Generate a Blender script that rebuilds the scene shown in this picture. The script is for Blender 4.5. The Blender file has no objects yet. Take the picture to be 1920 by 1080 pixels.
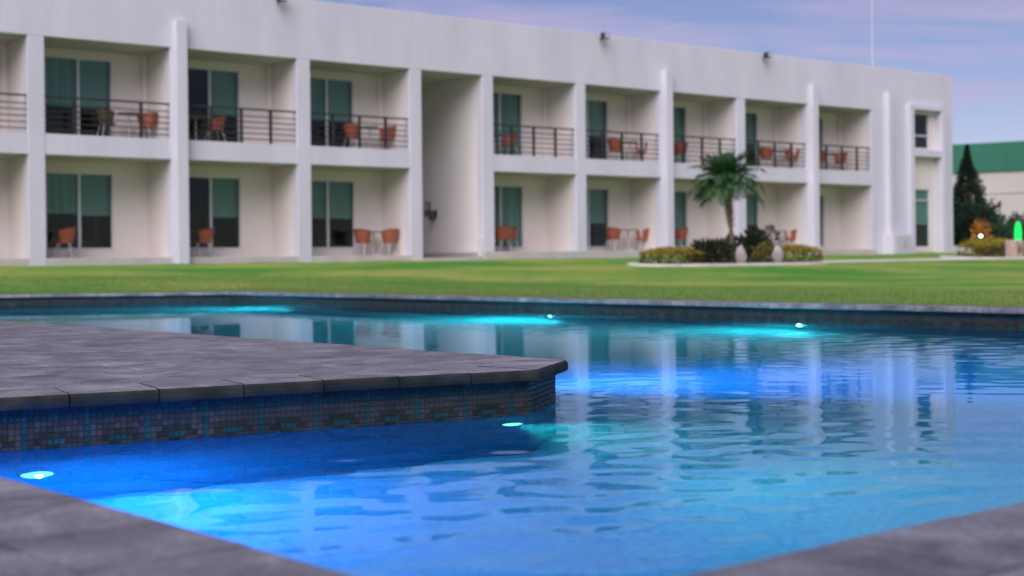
import bpy, bmesh, math, random
import numpy as np
from mathutils import Vector, Matrix, noise as mnoise
R = random.Random(7)
sc = bpy.context.scene
col = sc.collection

# ---------------------------------------------------------------- camera
CAM_H = 0.45
cd = bpy.data.cameras.new('camera')
cam = bpy.data.objects.new('camera', cd)
col.objects.link(cam)
cam.matrix_world = (Matrix.Translation((0, 0, CAM_H)) @ Matrix.Rotation(math.radians(90), 4, 'X')
                    @ Matrix.Rotation(-0.011, 4, 'Z'))
cd.lens = 50.0
cd.sensor_width = 36.0
cd.shift_y = (488.6 - 540.0) / 1920.0
cd.clip_start = 0.05
cd.clip_end = 2000
cd.dof.use_dof = True
cd.dof.focus_distance = 6.0
cd.dof.aperture_fstop = 2.8
sc.camera = cam

# ---------------------------------------------------------------- sky, sun, exposure
SUN_EL, SUN_AZ = math.radians(42), math.radians(198)      # azimuth from +Y, clockwise
w = bpy.data.worlds.new('World')
sc.world = w
w.use_nodes = True
nt = w.node_tree
nt.nodes.clear()
def N(t, kind, **kw):
    n = t.nodes.new(kind)
    for k, v in kw.items():
        setattr(n, k, v)
    return n
sky = N(nt, 'ShaderNodeTexSky', sky_type='NISHITA', sun_disc=False)
sky.sun_elevation = SUN_EL
sky.sun_rotation = SUN_AZ
sky.altitude = 1500
sky.air_density = 1.0
sky.dust_density = 0.6
sky.ozone_density = 1.5
tc = N(nt, 'ShaderNodeTexCoord')
sep = N(nt, 'ShaderNodeSeparateXYZ')
nt.links.new(tc.outputs['Generated'], sep.inputs[0])
# cloud layer: direction projected on a flat ceiling, so that clouds flatten towards the horizon
mx = N(nt, 'ShaderNodeMath', operation='MAXIMUM'); mx.inputs[1].default_value = 0.03
nt.links.new(sep.outputs['Z'], mx.inputs[0])
ad = N(nt, 'ShaderNodeMath', operation='ADD'); ad.inputs[1].default_value = 0.12
nt.links.new(mx.outputs[0], ad.inputs[0])
dv = N(nt, 'ShaderNodeVectorMath', operation='DIVIDE')
cmb = N(nt, 'ShaderNodeCombineXYZ')
for i in range(3):
    nt.links.new(ad.outputs[0], cmb.inputs[i])
nt.links.new(tc.outputs['Generated'], dv.inputs[0])
nt.links.new(cmb.outputs[0], dv.inputs[1])
mp = N(nt, 'ShaderNodeMapping'); mp.inputs['Scale'].default_value = (0.75, 1.5, 0.0)
mp.inputs['Rotation'].default_value = (0, 0, 0.25)
mp.inputs['Location'].default_value = (1.3, 0.4, 0)
nt.links.new(dv.outputs[0], mp.inputs[0])
cn = N(nt, 'ShaderNodeTexNoise'); cn.inputs['Scale'].default_value = 1.7
cn.inputs['Detail'].default_value = 7; cn.inputs['Roughness'].default_value = 0.55
cn.inputs['Distortion'].default_value = 0.5
nt.links.new(mp.outputs[0], cn.inputs['Vector'])
cr = N(nt, 'ShaderNodeMapRange'); cr.inputs['From Min'].default_value = 0.42; cr.inputs['From Max'].default_value = 0.66
cr.inputs['To Max'].default_value = 0.85
nt.links.new(cn.outputs['Fac'], cr.inputs['Value'])
tint = N(nt, 'ShaderNodeMix', data_type='RGBA', blend_type='MULTIPLY'); tint.inputs[0].default_value = 1
tint.inputs[7].default_value = (0.82, 0.69, 0.83, 1)
nt.links.new(sky.outputs[0], tint.inputs[6])
cl = N(nt, 'ShaderNodeMix', data_type='RGBA')
cz = N(nt, 'ShaderNodeMapRange'); cz.inputs['From Min'].default_value = 0.04; cz.inputs['From Max'].default_value = 0.14
nt.links.new(sep.outputs['Z'], cz.inputs['Value'])
cm = N(nt, 'ShaderNodeMath', operation='MULTIPLY')
nt.links.new(cr.outputs[0], cm.inputs[0]); nt.links.new(cz.outputs[0], cm.inputs[1])
nt.links.new(cm.outputs[0], cl.inputs[0])
nt.links.new(tint.outputs[2], cl.inputs[6])
cl.inputs[7].default_value = (5.2, 4.4, 6.4, 1)
bg = N(nt, 'ShaderNodeBackground'); bg.inputs['Strength'].default_value = 0.058
nt.links.new(cl.outputs[2], bg.inputs['Color'])
wo = N(nt, 'ShaderNodeOutputWorld')
nt.links.new(bg.outputs[0], wo.inputs['Surface'])

sl = bpy.data.lights.new('sun', 'SUN')
sl.energy = 2.3
sl.angle = math.radians(58)
sl.color = (1.0, 0.93, 0.99)
so = bpy.data.objects.new('sun', sl)
col.objects.link(so)
sd = Vector((math.sin(SUN_AZ) * math.cos(SUN_EL), math.cos(SUN_AZ) * math.cos(SUN_EL), math.sin(SUN_EL)))
so.rotation_euler = sd.to_track_quat('Z', 'Y').to_euler()
so.location = (-20, -10, 30)

sc.view_settings.view_transform = 'Standard'
sc.view_settings.look = 'None'
sc.view_settings.exposure = 0.85
sc.view_settings.gamma = 1.0
sc.view_settings.use_curve_mapping = False
sc.render.engine = 'CYCLES'
sc.cycles.use_denoising = True
sc.cycles.max_bounces = 12
sc.cycles.transparent_max_bounces = 16

# ---------------------------------------------------------------- helpers
class MB:
    def __init__(self):
        self.v = []; self.f = []; self.m = []
    def quad(self, a, b, c, d, m=0):
        i = len(self.v); self.v += [tuple(a), tuple(b), tuple(c), tuple(d)]
        self.f.append((i, i + 1, i + 2, i + 3)); self.m.append(m)
    def tri(self, a, b, c, m=0):
        i = len(self.v); self.v += [tuple(a), tuple(b), tuple(c)]
        self.f.append((i, i + 1, i + 2)); self.m.append(m)
    def box(self, x0, x1, y0, y1, z0, z1, m=0):
        i = len(self.v)
        self.v += [(x0, y0, z0), (x1, y0, z0), (x1, y1, z0), (x0, y1, z0),
                   (x0, y0, z1), (x1, y0, z1), (x1, y1, z1), (x0, y1, z1)]
        for q in ((0, 3, 2, 1), (4, 5, 6, 7), (0, 1, 5, 4), (1, 2, 6, 5), (2, 3, 7, 6), (3, 0, 4, 7)):
            self.f.append(tuple(i + k for k in q)); self.m.append(m)
        return self
    def prism(self, poly, z0, z1, m=0, bevel=0.0):
        n = len(poly); i = len(self.v)
        a = sum(poly[k][0] * poly[(k + 1) % n][1] - poly[(k + 1) % n][0] * poly[k][1] for k in range(n))
        if a < 0:
            poly = poly[::-1]
        self.v += [(p[0], p[1], z0) for p in poly]
        if bevel:
            cx = sum(p[0] for p in poly) / n; cy = sum(p[1] for p in poly) / n
            self.v += [(p[0], p[1], z1 - bevel) for p in poly]
            tp = []
            for p in poly:
                d = Vector((cx - p[0], cy - p[1])); L = d.length or 1
                d = d / L * min(bevel * 1.4, L * .4)
                tp.append((p[0] + d.x, p[1] + d.y, z1))
            self.v += tp
            rings = 3
        else:
            self.v += [(p[0], p[1], z1) for p in poly]; rings = 2
        for r_ in range(rings - 1):
            for k in range(n):
                k2 = (k + 1) % n
                self.f.append((i + r_ * n + k, i + r_ * n + k2, i + (r_ + 1) * n + k2, i + (r_ + 1) * n + k)); self.m.append(m)
        self.f.append(tuple(i + (rings - 1) * n + k for k in range(n))); self.m.append(m)
        self.f.append(tuple(i + k for k in range(n))[::-1]); self.m.append(m)
        return self
    def tube(self, pts, rad, seg=8, m=0, cap=True):
        pts = [Vector(p) for p in pts]; n = len(pts)
        if not isinstance(rad, (list, tuple)):
            rad = [rad] * n
        i = len(self.v); prev = None
        for k in range(n):
            t = (pts[min(k + 1, n - 1)] - pts[max(k - 1, 0)]).normalized()
            if prev is None:
                a = Vector((0, 0, 1)) if abs(t.z) < .9 else Vector((1, 0, 0))
                u = t.cross(a).normalized()
            else:
                u = (prev - t * prev.dot(t)).normalized()
            prev = u; v_ = t.cross(u)
            for j in range(seg):
                an = 2 * math.pi * j / seg
                self.v.append(tuple(pts[k] + (u * math.cos(an) + v_ * math.sin(an)) * rad[k]))
        for k in range(n - 1):
            for j in range(seg):
                j2 = (j + 1) % seg
                self.f.append((i + k * seg + j, i + k * seg + j2, i + (k + 1) * seg + j2, i + (k + 1) * seg + j)); self.m.append(m)
        if cap:
            self.f.append(tuple(i + j for j in range(seg))[::-1]); self.m.append(m)
            self.f.append(tuple(i + (n - 1) * seg + j for j in range(seg))); self.m.append(m)
        return self
    def lathe(self, prof, seg=20, m=0, c=(0, 0, 0)):
        i = len(self.v)
        for r_, z in prof:
            for j in range(seg):
                an = 2 * math.pi * j / seg
                self.v.append((c[0] + r_ * math.cos(an), c[1] + r_ * math.sin(an), c[2] + z))
        for k in range(len(prof) - 1):
            for j in range(seg):
                j2 = (j + 1) % seg
                self.f.append((i + k * seg + j, i + k * seg + j2, i + (k + 1) * seg + j2, i + (k + 1) * seg + j)); self.m.append(m)
        self.f.append(tuple(i + j for j in range(seg))[::-1]); self.m.append(m)
        self.f.append(tuple(i + (len(prof) - 1) * seg + j for j in range(seg))); self.m.append(m)
        return self
    def mesh(self, name, mats, smooth=False):
        me = bpy.data.meshes.new(name)
        me.from_pydata(self.v, [], self.f)
        mats = mats if isinstance(mats, (list, tuple)) else [mats]
        for mt in mats:
            me.materials.append(mt)
        if len(mats) > 1:
            me.polygons.foreach_set('material_index', self.m)
        if smooth:
            me.polygons.foreach_set('use_smooth', [True] * len(me.polygons))
        me.update()
        return me
    def build(self, name, mats, parent=None, smooth=False, bevel=0.0):
        return put(name, self.mesh(name, mats, smooth), parent, bevel=bevel)

def put(name, me, parent=None, loc=None, rotz=None, bevel=0.0):
    o = bpy.data.objects.new(name, me)
    col.objects.link(o)
    if parent is not None:
        o.parent = parent
    if loc is not None:
        o.location = loc
    if rotz is not None:
        o.rotation_euler = (0, 0, rotz)
    if bevel:
        b = o.modifiers.new('bevel', 'BEVEL'); b.width = bevel; b.segments = 2; b.limit_method = 'ANGLE'
    return o
def tag(o, label, cat, group=None):
    o['label'] = label; o['category'] = cat
    if group:
        o['group'] = group
    return o
def thing(name, label, cat, loc=(0, 0, 0), rotz=0, group=None):
    o = bpy.data.objects.new(name, None)
    o.empty_display_size = .2
    col.objects.link(o); o.location = loc; o.rotation_euler = (0, 0, rotz)
    return tag(o, label, cat, group)
def structure(o):
    o['kind'] = 'structure'; return o
def stuff(o):
    o['kind'] = 'stuff'; return o
def copy_tree(o, parent=None, label=None):
    c = o.copy(); col.objects.link(c)
    if parent is not None:
        c.parent = parent
    if label:
        c['label'] = label
    for ch in list(o.children):
        copy_tree(ch, c)
    return c

# ---------------------------------------------------------------- materials
def newmat(name):
    m = bpy.data.materials.new(name); m.use_nodes = True
    t = m.node_tree; t.nodes.clear()
    out = N(t, 'ShaderNodeOutputMaterial')
    b = N(t, 'ShaderNodeBsdfPrincipled')
    t.links.new(b.outputs[0], out.inputs['Surface'])
    return m, t, b, out
def mat(name, c1, c2=None, scale=3.0, rough=.6, bump=.0, bscale=40, detail=5, stretch=(1, 1, 1), spec=.5, metal=0, lo=.35, hi=.65, per_obj=0.0):
    m, t, b, out = newmat(name)
    b.inputs['Roughness'].default_value = rough
    b.inputs['Specular IOR Level'].default_value = spec
    b.inputs['Metallic'].default_value = metal
    tx = N(t, 'ShaderNodeTexCoord'); mpn = N(t, 'ShaderNodeMapping'); mpn.inputs['Scale'].default_value = stretch
    t.links.new(tx.outputs['Object'], mpn.inputs[0])
    last = None
    if c2 is not None:
        n = N(t, 'ShaderNodeTexNoise'); n.inputs['Scale'].default_value = scale; n.inputs['Detail'].default_value = detail
        t.links.new(mpn.outputs[0], n.inputs['Vector'])
        r_ = N(t, 'ShaderNodeMapRange'); r_.inputs['From Min'].default_value = lo; r_.inputs['From Max'].default_value = hi
        t.links.new(n.outputs['Fac'], r_.inputs['Value'])
        mi = N(t, 'ShaderNodeMix', data_type='RGBA')
        t.links.new(r_.outputs[0], mi.inputs[0])
        mi.inputs[6].default_value = (*c1, 1); mi.inputs[7].default_value = (*c2, 1)
        last = mi.outputs[2]
    if per_obj and last is not None:
        oi = N(t, 'ShaderNodeObjectInfo')
        rr = N(t, 'ShaderNodeMapRange'); rr.inputs['To Min'].default_value = 1 - per_obj; rr.inputs['To Max'].default_value = 1 + per_obj
        t.links.new(oi.outputs['Random'], rr.inputs['Value'])
        hv = N(t, 'ShaderNodeHueSaturation')
        t.links.new(rr.outputs[0], hv.inputs['Value']); t.links.new(last, hv.inputs['Color'])
        last = hv.outputs[0]
    if last is not None:
        t.links.new(last, b.inputs['Base Color'])
    else:
        b.inputs['Base Color'].default_value = (*c1, 1)
    if bump:
        n2 = N(t, 'ShaderNodeTexNoise'); n2.inputs['Scale'].default_value = bscale; n2.inputs['Detail'].default_value = 6
        t.links.new(mpn.outputs[0], n2.inputs['Vector'])
        bp = N(t, 'ShaderNodeBump'); bp.inputs['Strength'].default_value = bump; bp.inputs['Distance'].default_value = .01
        t.links.new(n2.outputs['Fac'], bp.inputs['Height'])
        t.links.new(bp.outputs[0], b.inputs['Normal'])
    return m
def emis(name, c, s):
    m = bpy.data.materials.new(name); m.use_nodes = True
    t = m.node_tree; t.nodes.clear()
    out = N(t, 'ShaderNodeOutputMaterial'); e_ = N(t, 'ShaderNodeEmission')
    e_.inputs[0].default_value = (*c, 1); e_.inputs[1].default_value = s
    t.links.new(e_.outputs[0], out.inputs[0])
    return m
def leafmat(name, c1, c2, rough=.55):
    m, t, b, out = newmat(name)
    g = N(t, 'ShaderNodeNewGeometry')
    mi = N(t, 'ShaderNodeMix', data_type='RGBA')
    mi.inputs[6].default_value = (*c1, 1); mi.inputs[7].default_value = (*c2, 1)
    t.links.new(g.outputs['Random Per Island'], mi.inputs[0])
    t.links.new(mi.outputs[2], b.inputs['Base Color'])
    b.inputs['Roughness'].default_value = rough
    tr = N(t, 'ShaderNodeBsdfTranslucent'); t.links.new(mi.outputs[2], tr.inputs[0])
    ms = N(t, 'ShaderNodeMixShader'); ms.inputs[0].default_value = .25
    t.links.new(b.outputs[0], ms.inputs[1]); t.links.new(tr.outputs[0], ms.inputs[2])
    t.links.new(ms.outputs[0], out.inputs[0])
    return m
def mosaic(name, cols, pitch, grout, rough=.25):
    """small glass tiles in object space, one random tint per tile"""
    m, t, b, out = newmat(name)
    b.inputs['Roughness'].default_value = rough
    tx = N(t, 'ShaderNodeTexCoord')
    sn = N(t, 'ShaderNodeVectorMath', operation='SCALE'); sn.inputs['Scale'].default_value = 1 / pitch
    t.links.new(tx.outputs['Object'], sn.inputs[0])
    fl = N(t, 'ShaderNodeVectorMath', operation='FLOOR'); t.links.new(sn.outputs[0], fl.inputs[0])
    wn = N(t, 'ShaderNodeTexWhiteNoise', noise_dimensions='3D'); t.links.new(fl.outputs[0], wn.inputs['Vector'])
    ra = N(t, 'ShaderNodeValToRGB'); t.links.new(wn.outputs['Value'], ra.inputs[0])
    el = ra.color_ramp.elements
    el[0].color = (*cols[0], 1); el[1].color = (*cols[-1], 1); el[1].position = 1
    for k, c_ in enumerate(cols[1:-1]):
        e2 = el.new((k + 1) / (len(cols) - 1)); e2.color = (*c_, 1)
    fr = N(t, 'ShaderNodeVectorMath', operation='FRACTION'); t.links.new(sn.outputs[0], fr.inputs[0])
    sp = N(t, 'ShaderNodeSeparateXYZ'); t.links.new(fr.outputs[0], sp.inputs[0])
    return m, t, b, ra, sp

M = {}
M['white'] = mat('white_wall_paint', (.555, .542, .60), (.615, .60, .655), scale=.9, stretch=(1, 1, .35), rough=.75, bump=.08, bscale=60)
def streaks(m, lo_):
    t = m.node_tree; b = [n for n in t.nodes if n.type == 'BSDF_PRINCIPLED'][0]
    src = b.inputs['Base Color'].links[0].from_socket
    tx = N(t, 'ShaderNodeTexCoord'); mpn = N(t, 'ShaderNodeMapping'); mpn.inputs['Scale'].default_value = (5, 5, .22)
    t.links.new(tx.outputs['Object'], mpn.inputs[0])
    n = N(t, 'ShaderNodeTexNoise'); n.inputs['Scale'].default_value = 1.4; n.inputs['Detail'].default_value = 6; n.inputs['Roughness'].default_value = .65
    t.links.new(mpn.outputs[0], n.inputs['Vector'])
    r_ = N(t, 'ShaderNodeMapRange'); r_.inputs['From Min'].default_value = .3; r_.inputs['From Max'].default_value = .55
    r_.inputs['To Min'].default_value = lo_; r_.inputs['To Max'].default_value = 1
    t.links.new(n.outputs['Fac'], r_.inputs['Value'])
    mi = N(t, 'ShaderNodeMix', data_type='RGBA', blend_type='MULTIPLY'); mi.inputs[0].default_value = 1
    t.links.new(src, mi.inputs[6]); t.links.new(r_.outputs[0], mi.inputs[7]); t.links.new(mi.outputs[2], b.inputs['Base Color'])
streaks(M['white'], .96)
M['cream'] = mat('cream_wall_paint', (.66, .60, .55), (.70, .64, .59), scale=.6, rough=.8, bump=.08, bscale=60)
M['pale'] = mat('pale_passage_paint', (.68, .645, .62), (.73, .695, .67), scale=.6, rough=.85)
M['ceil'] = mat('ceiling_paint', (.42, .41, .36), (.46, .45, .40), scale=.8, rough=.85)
M['floor'] = mat('patio_tile', (.45, .41, .38), (.52, .48, .44), scale=2, rough=.5)
M['concrete'] = mat('edging_concrete', (.52, .49, .46), (.64, .61, .58), scale=3, rough=.85, bump=.2, bscale=30)
M['alu'] = mat('aluminium', (.55, .55, .56), rough=.35, metal=.6)
M['frame'] = mat('door_frame_paint', (.56, .57, .60), rough=.45)
M['black'] = mat('black_steel', (.018, .02, .02), (.03, .03, .03), scale=5, rough=.4)
M['dark'] = mat('dark_plastic', (.02, .022, .025), rough=.5)
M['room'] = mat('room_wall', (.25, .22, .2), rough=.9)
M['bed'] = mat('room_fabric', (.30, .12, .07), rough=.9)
M['blind'] = mat('blind_fabric', (.35, .40, .385), (.43, .48, .46), scale=2, rough=.9, stretch=(1, 1, .1))
M['sheer'] = mat('sheer_curtain', (.24, .34, .31), (.36, .46, .43), scale=14, rough=.9, stretch=(1, 1, .02))
M['curtain'] = mat('curtain_fabric', (.28, .37, .35), (.50, .58, .55), scale=14, rough=.9, stretch=(1, 1, .02))
M['orange'] = mat('orange_wicker', (.27, .07, .036), (.34, .095, .05), scale=30, rough=.55, bump=.4, bscale=70)
M['brown'] = mat('shaded_wicker', (.07, .045, .03), (.11, .07, .045), scale=30, rough=.6, bump=.4, bscale=70)  # chair wicker darkened, its shade put into the colour
M['leg'] = mat('light_leg_metal', (.50, .49, .48), rough=.4, metal=.3)
M['table'] = mat('table_brown', (.10, .085, .07), (.13, .11, .09), scale=8, rough=.5)
M['panelgrey'] = mat('meter_panel', (.48, .49, .53), rough=.5)
M['trunk'] = mat('palm_trunk', (.10, .065, .04), (.22, .15, .10), scale=14, rough=.9, bump=.8, bscale=18, stretch=(1, 1, 2.5))
M['bark'] = mat('bark', (.05, .035, .025), (.09, .065, .045), scale=12, rough=.9, bump=.6)
M['soil'] = mat('bed_soil', (.06, .04, .03), (.11, .075, .055), scale=8, rough=.95, bump=.5)
M['stone'] = mat('pale_stone', (.24, .21, .195), (.40, .36, .335), scale=5, rough=.85, bump=.5, bscale=14)
M['pinkstone'] = mat('pink_stone', (.36, .25, .21), (.48, .37, .32), scale=6, rough=.85, bump=.5, bscale=14)
M['palmleaf'] = leafmat('palm_leaf', (.015, .07, .022), (.06, .15, .045))
M['darkleaf'] = leafmat('dark_leaf', (.010, .026, .014), (.028, .06, .024))
M['purpleleaf'] = leafmat('purple_leaf', (.028, .016, .014), (.055, .065, .024))
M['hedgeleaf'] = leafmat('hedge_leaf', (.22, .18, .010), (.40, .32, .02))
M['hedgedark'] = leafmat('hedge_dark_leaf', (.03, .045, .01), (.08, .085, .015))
M['cypleaf'] = leafmat('cypress_leaf', (.007, .026, .016), (.026, .062, .032))
M['croton'] = leafmat('croton_leaf', (.42, .26, .04), (.50, .10, .03))
M['greenroof'] = mat('green_cladding', (.012, .115, .07), (.016, .135, .085), scale=.3, rough=.5)
M['warewall'] = mat('warehouse_wall', (.44, .40, .37), (.50, .46, .42), scale=.3, rough=.9)
M['tile_blue'] = mat('tile_blue', (.004, .026, .042), (.008, .04, .06), scale=9, rough=.4, spec=.12, per_obj=.3)
M['tile_teal'] = mat('tile_teal', (.007, .042, .052), (.011, .058, .068), scale=9, rough=.4, spec=.12, per_obj=.25)
M['tile_brown'] = mat('tile_brown', (.028, .030, .034), (.052, .051, .057), scale=9, rough=.45, spec=.1, per_obj=.35)
M['tile_olive'] = mat('tile_olive', (.016, .018, .013), (.03, .03, .021), scale=9, rough=.45, spec=.1, per_obj=.35)

M['grout'] = mat('grout', (.022, .034, .04), rough=.9, spec=.1)

def deckmat():
    m, t, b, out = newmat('deck_stone')
    b.inputs['Roughness'].default_value = .5
    tx = N(t, 'ShaderNodeTexCoord')
    geo = N(t, 'ShaderNodeNewGeometry')
    mpn = N(t, 'ShaderNodeMapping'); mpn.inputs['Rotation'].default_value = (0, 0, -.66)
    mpn.inputs['Scale'].default_value = (1.0, 1.0, 1)
    t.links.new(geo.outputs['Position'], mpn.inputs[0])
    n1 = N(t, 'ShaderNodeTexNoise'); n1.inputs['Scale'].default_value = 5; n1.inputs['Detail'].default_value = 8
    n1.inputs['Roughness'].default_value = .62; n1.inputs['Distortion'].default_value = .6
    t.links.new(mpn.outputs[0], n1.inputs['Vector'])
    r1 = N(t, 'ShaderNodeValToRGB'); t.links.new(n1.outputs['Fac'], r1.inputs[0])
    el = r1.color_ramp.elements
    el[0].position = .32; el[0].color = (.066, .067, .076, 1)
    el[1].position = .70; el[1].color = (.235, .23, .256, 1)
    e2 = el.new(.5); e2.color = (.14, .138, .154, 1)
    n3 = N(t, 'ShaderNodeTexNoise'); n3.inputs['Scale'].default_value = 1.1; n3.inputs['Detail'].default_value = 3
    t.links.new(mpn.outputs[0], n3.inputs['Vector'])
    r3 = N(t, 'ShaderNodeMapRange'); r3.inputs['To Min'].default_value = .7; r3.inputs['To Max'].default_value = 1.3
    t.links.new(n3.outputs['Fac'], r3.inputs['Value'])
    oi = N(t, 'ShaderNodeObjectInfo')
    rr = N(t, 'ShaderNodeMapRange'); rr.inputs['To Min'].default_value = .80; rr.inputs['To Max'].default_value = 1.2
    t.links.new(oi.outputs['Random'], rr.inputs['Value'])
    mu = N(t, 'ShaderNodeMath', operation='MULTIPLY')
    t.links.new(r3.outputs[0], mu.inputs[0]); t.links.new(rr.outputs[0], mu.inputs[1])
    hv = N(t, 'ShaderNodeHueSaturation')
    t.links.new(mu.outputs[0], hv.inputs['Value']); t.links.new(r1.outputs[0], hv.inputs['Color'])
    n4 = N(t, 'ShaderNodeTexNoise'); n4.inputs['Scale'].default_value = 75; n4.inputs['Detail'].default_value = 4
    t.links.new(mpn.outputs[0], n4.inputs['Vector'])
    r4 = N(t, 'ShaderNodeMapRange'); r4.inputs['From Min'].default_value = .3; r4.inputs['From Max'].default_value = .7
    r4.inputs['To Min'].default_value = .62; r4.inputs['To Max'].default_value = 1.3
    t.links.new(n4.outputs['Fac'], r4.inputs['Value'])
    gm = N(t, 'ShaderNodeMix', data_type='RGBA', blend_type='MULTIPLY'); gm.inputs[0].default_value = 1
    t.links.new(hv.outputs[0], gm.inputs[6]); t.links.new(r4.outputs[0], gm.inputs[7])
    t.links.new(gm.outputs[2], b.inputs['Base Color'])
    n2 = N(t, 'ShaderNodeTexNoise'); n2.inputs['Scale'].default_value = 28; n2.inputs['Detail'].default_value = 7
    t.links.new(mpn.outputs[0], n2.inputs['Vector'])
    bp = N(t, 'ShaderNodeBump'); bp.inputs['Strength'].default_value = .45; bp.inputs['Distance'].default_value = .008
    t.links.new(n2.outputs['Fac'], bp.inputs['Height']); t.links.new(bp.outputs[0], b.inputs['Normal'])
    return m
M['deck'] = deckmat()
M['lip_shade'] = mat('painted_lip_shade', (.012, .016, .016), (.03, .034, .032), scale=9, rough=.7, bump=.3, spec=.08)  # shade on the coping lip, painted as a near-black face colour

def lawnmat():
    m, t, b, out = newmat('lawn_grass')
    b.inputs['Roughness'].default_value = .9
    b.inputs['Specular IOR Level'].default_value = .1
    tx = N(t, 'ShaderNodeTexCoord')
    n1 = N(t, 'ShaderNodeTexNoise'); n1.inputs['Scale'].default_value = .22; n1.inputs['Detail'].default_value = 5
    t.links.new(tx.outputs['Object'], n1.inputs['Vector'])
    n2 = N(t, 'ShaderNodeTexNoise'); n2.inputs['Scale'].default_value = 2.2; n2.inputs['Detail'].default_value = 6
    t.links.new(tx.outputs['Object'], n2.inputs['Vector'])
    a = N(t, 'ShaderNodeMix', data_type='FLOAT'); a.inputs[0].default_value = .30
    t.links.new(n1.outputs['Fac'], a.inputs[2]); t.links.new(n2.outputs['Fac'], a.inputs[3])
    r1 = N(t, 'ShaderNodeValToRGB'); t.links.new(a.outputs[0], r1.inputs[0])
    el = r1.color_ramp.elements
    el[0].position = .41; el[0].color = (.065, .215, .03, 1)
    el[1].position = .60; el[1].color = (.265, .30, .068, 1)
    e2 = el.new(.5); e2.color = (.15, .26, .044, 1)
    t.links.new(r1.outputs[0], b.inputs['Base Color'])
    n3 = N(t, 'ShaderNodeTexNoise'); n3.inputs['Scale'].default_value = 30; n3.inputs['Detail'].default_value = 4
    t.links.new(tx.outputs['Object'], n3.inputs['Vector'])
    bp = N(t, 'ShaderNodeBump'); bp.inputs['Strength'].default_value = .6; bp.inputs['Distance'].default_value = .03
    t.links.new(n3.outputs['Fac'], bp.inputs['Height']); t.links.new(bp.outputs[0], b.inputs['Normal'])
    return m
M['lawn'] = lawnmat()
M['blade'] = leafmat('grass_blade', (.075, .195, .034), (.225, .28, .07), rough=.7)

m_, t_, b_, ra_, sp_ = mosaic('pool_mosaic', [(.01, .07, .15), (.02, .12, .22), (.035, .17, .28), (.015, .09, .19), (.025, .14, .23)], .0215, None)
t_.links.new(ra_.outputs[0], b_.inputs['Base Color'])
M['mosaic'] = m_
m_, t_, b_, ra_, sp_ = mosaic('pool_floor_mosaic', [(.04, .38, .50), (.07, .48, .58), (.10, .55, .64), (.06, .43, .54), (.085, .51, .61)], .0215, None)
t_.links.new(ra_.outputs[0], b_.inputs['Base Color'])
M['mosaicfloor'] = m_

def watermat():
    m = bpy.data.materials.new('pool_water'); m.use_nodes = True
    t = m.node_tree; t.nodes.clear()
    out = N(t, 'ShaderNodeOutputMaterial')
    rf = N(t, 'ShaderNodeBsdfRefraction'); rf.inputs['IOR'].default_value = 1.333; rf.inputs['Roughness'].default_value = 0
    rf.inputs['Color'].default_value = (.90, .98, 1.0, 1)
    gl = N(t, 'ShaderNodeBsdfGlossy'); gl.inputs['Roughness'].default_value = .0
    gl.inputs['Color'].default_value = (.52, .67, .88, 1)
    fr = N(t, 'ShaderNodeFresnel'); fr.inputs['IOR'].default_value = 1.333
    ms = N(t, 'ShaderNodeMixShader')
    t.links.new(fr.outputs[0], ms.inputs[0]); t.links.new(rf.outputs[0], ms.inputs[1]); t.links.new(gl.outputs[0], ms.inputs[2])
    t.links.new(ms.outputs[0], out.inputs['Surface'])
    return m
M['water'] = watermat()
def glassmat():
    m = bpy.data.materials.new('tinted_glass'); m.use_nodes = True
    t = m.node_tree; t.nodes.clear()
    out = N(t, 'ShaderNodeOutputMaterial')
    tr = N(t, 'ShaderNodeBsdfTransparent'); tr.inputs[0].default_value = (.70, .82, .79, 1)
    gl = N(t, 'ShaderNodeBsdfGlossy'); gl.inputs['Roughness'].default_value = .02
    gl.inputs['Color'].default_value = (.8, .9, .88, 1)
    fr = N(t, 'ShaderNodeFresnel'); fr.inputs['IOR'].default_value = 1.45
    ms = N(t, 'ShaderNodeMixShader')
    gg = N(t, 'ShaderNodeNewGeometry')                       # the thin pane reflects at its outer face only
    iv = N(t, 'ShaderNodeMath', operation='SUBTRACT'); iv.inputs[0].default_value = 1
    t.links.new(gg.outputs['Backfacing'], iv.inputs[1])
    mm = N(t, 'ShaderNodeMath', operation='MULTIPLY')
    t.links.new(fr.outputs[0], mm.inputs[0]); t.links.new(iv.outputs[0], mm.inputs[1])
    t.links.new(mm.outputs[0], ms.inputs[0]); t.links.new(tr.outputs[0], ms.inputs[1]); t.links.new(gl.outputs[0], ms.inputs[2])
    t.links.new(ms.outputs[0], out.inputs['Surface'])
    return m
M['glass'] = glassmat()

# ---------------------------------------------------------------- site geometry
AL = 0.6612
P0 = Vector((-11.979, 35.955, 0))
EV = Vector((math.cos(AL), math.sin(AL), 0)); NV = Vector((math.sin(AL), -math.cos(AL), 0))
def F(s, d, z=0.0):                       # s along the facade, d into the building
    p = P0 + EV * s - NV * d
    return Vector((p.x, p.y, z))
def lawn_z(x, y):
    v = Vector((x, y, 0)) - P0
    s, t = v.dot(EV), v.dot(NV)
    B = .47 + .004 * max(-10, min(45, s))
    u = 1 - max(0.0, t) / 15.2
    u = (u + math.sqrt(u * u + .002)) / 2
    k = 1.0                                # level with the coping along the far left pool edge
    q = Vector((x, y)); a_, b_ = OUT[2], OUT[3]
    ab = b_ - a_; f_ = max(0.0, min(1.6, (q - a_).dot(ab) / ab.length_squared))
    dd = (q - (a_ + ab * f_)).length
    k = min(1.0, dd / 3.5); k = k * k * (3 - 2 * k)
    return -.012 + B * min(u, 1.0) ** .85 * k

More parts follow.
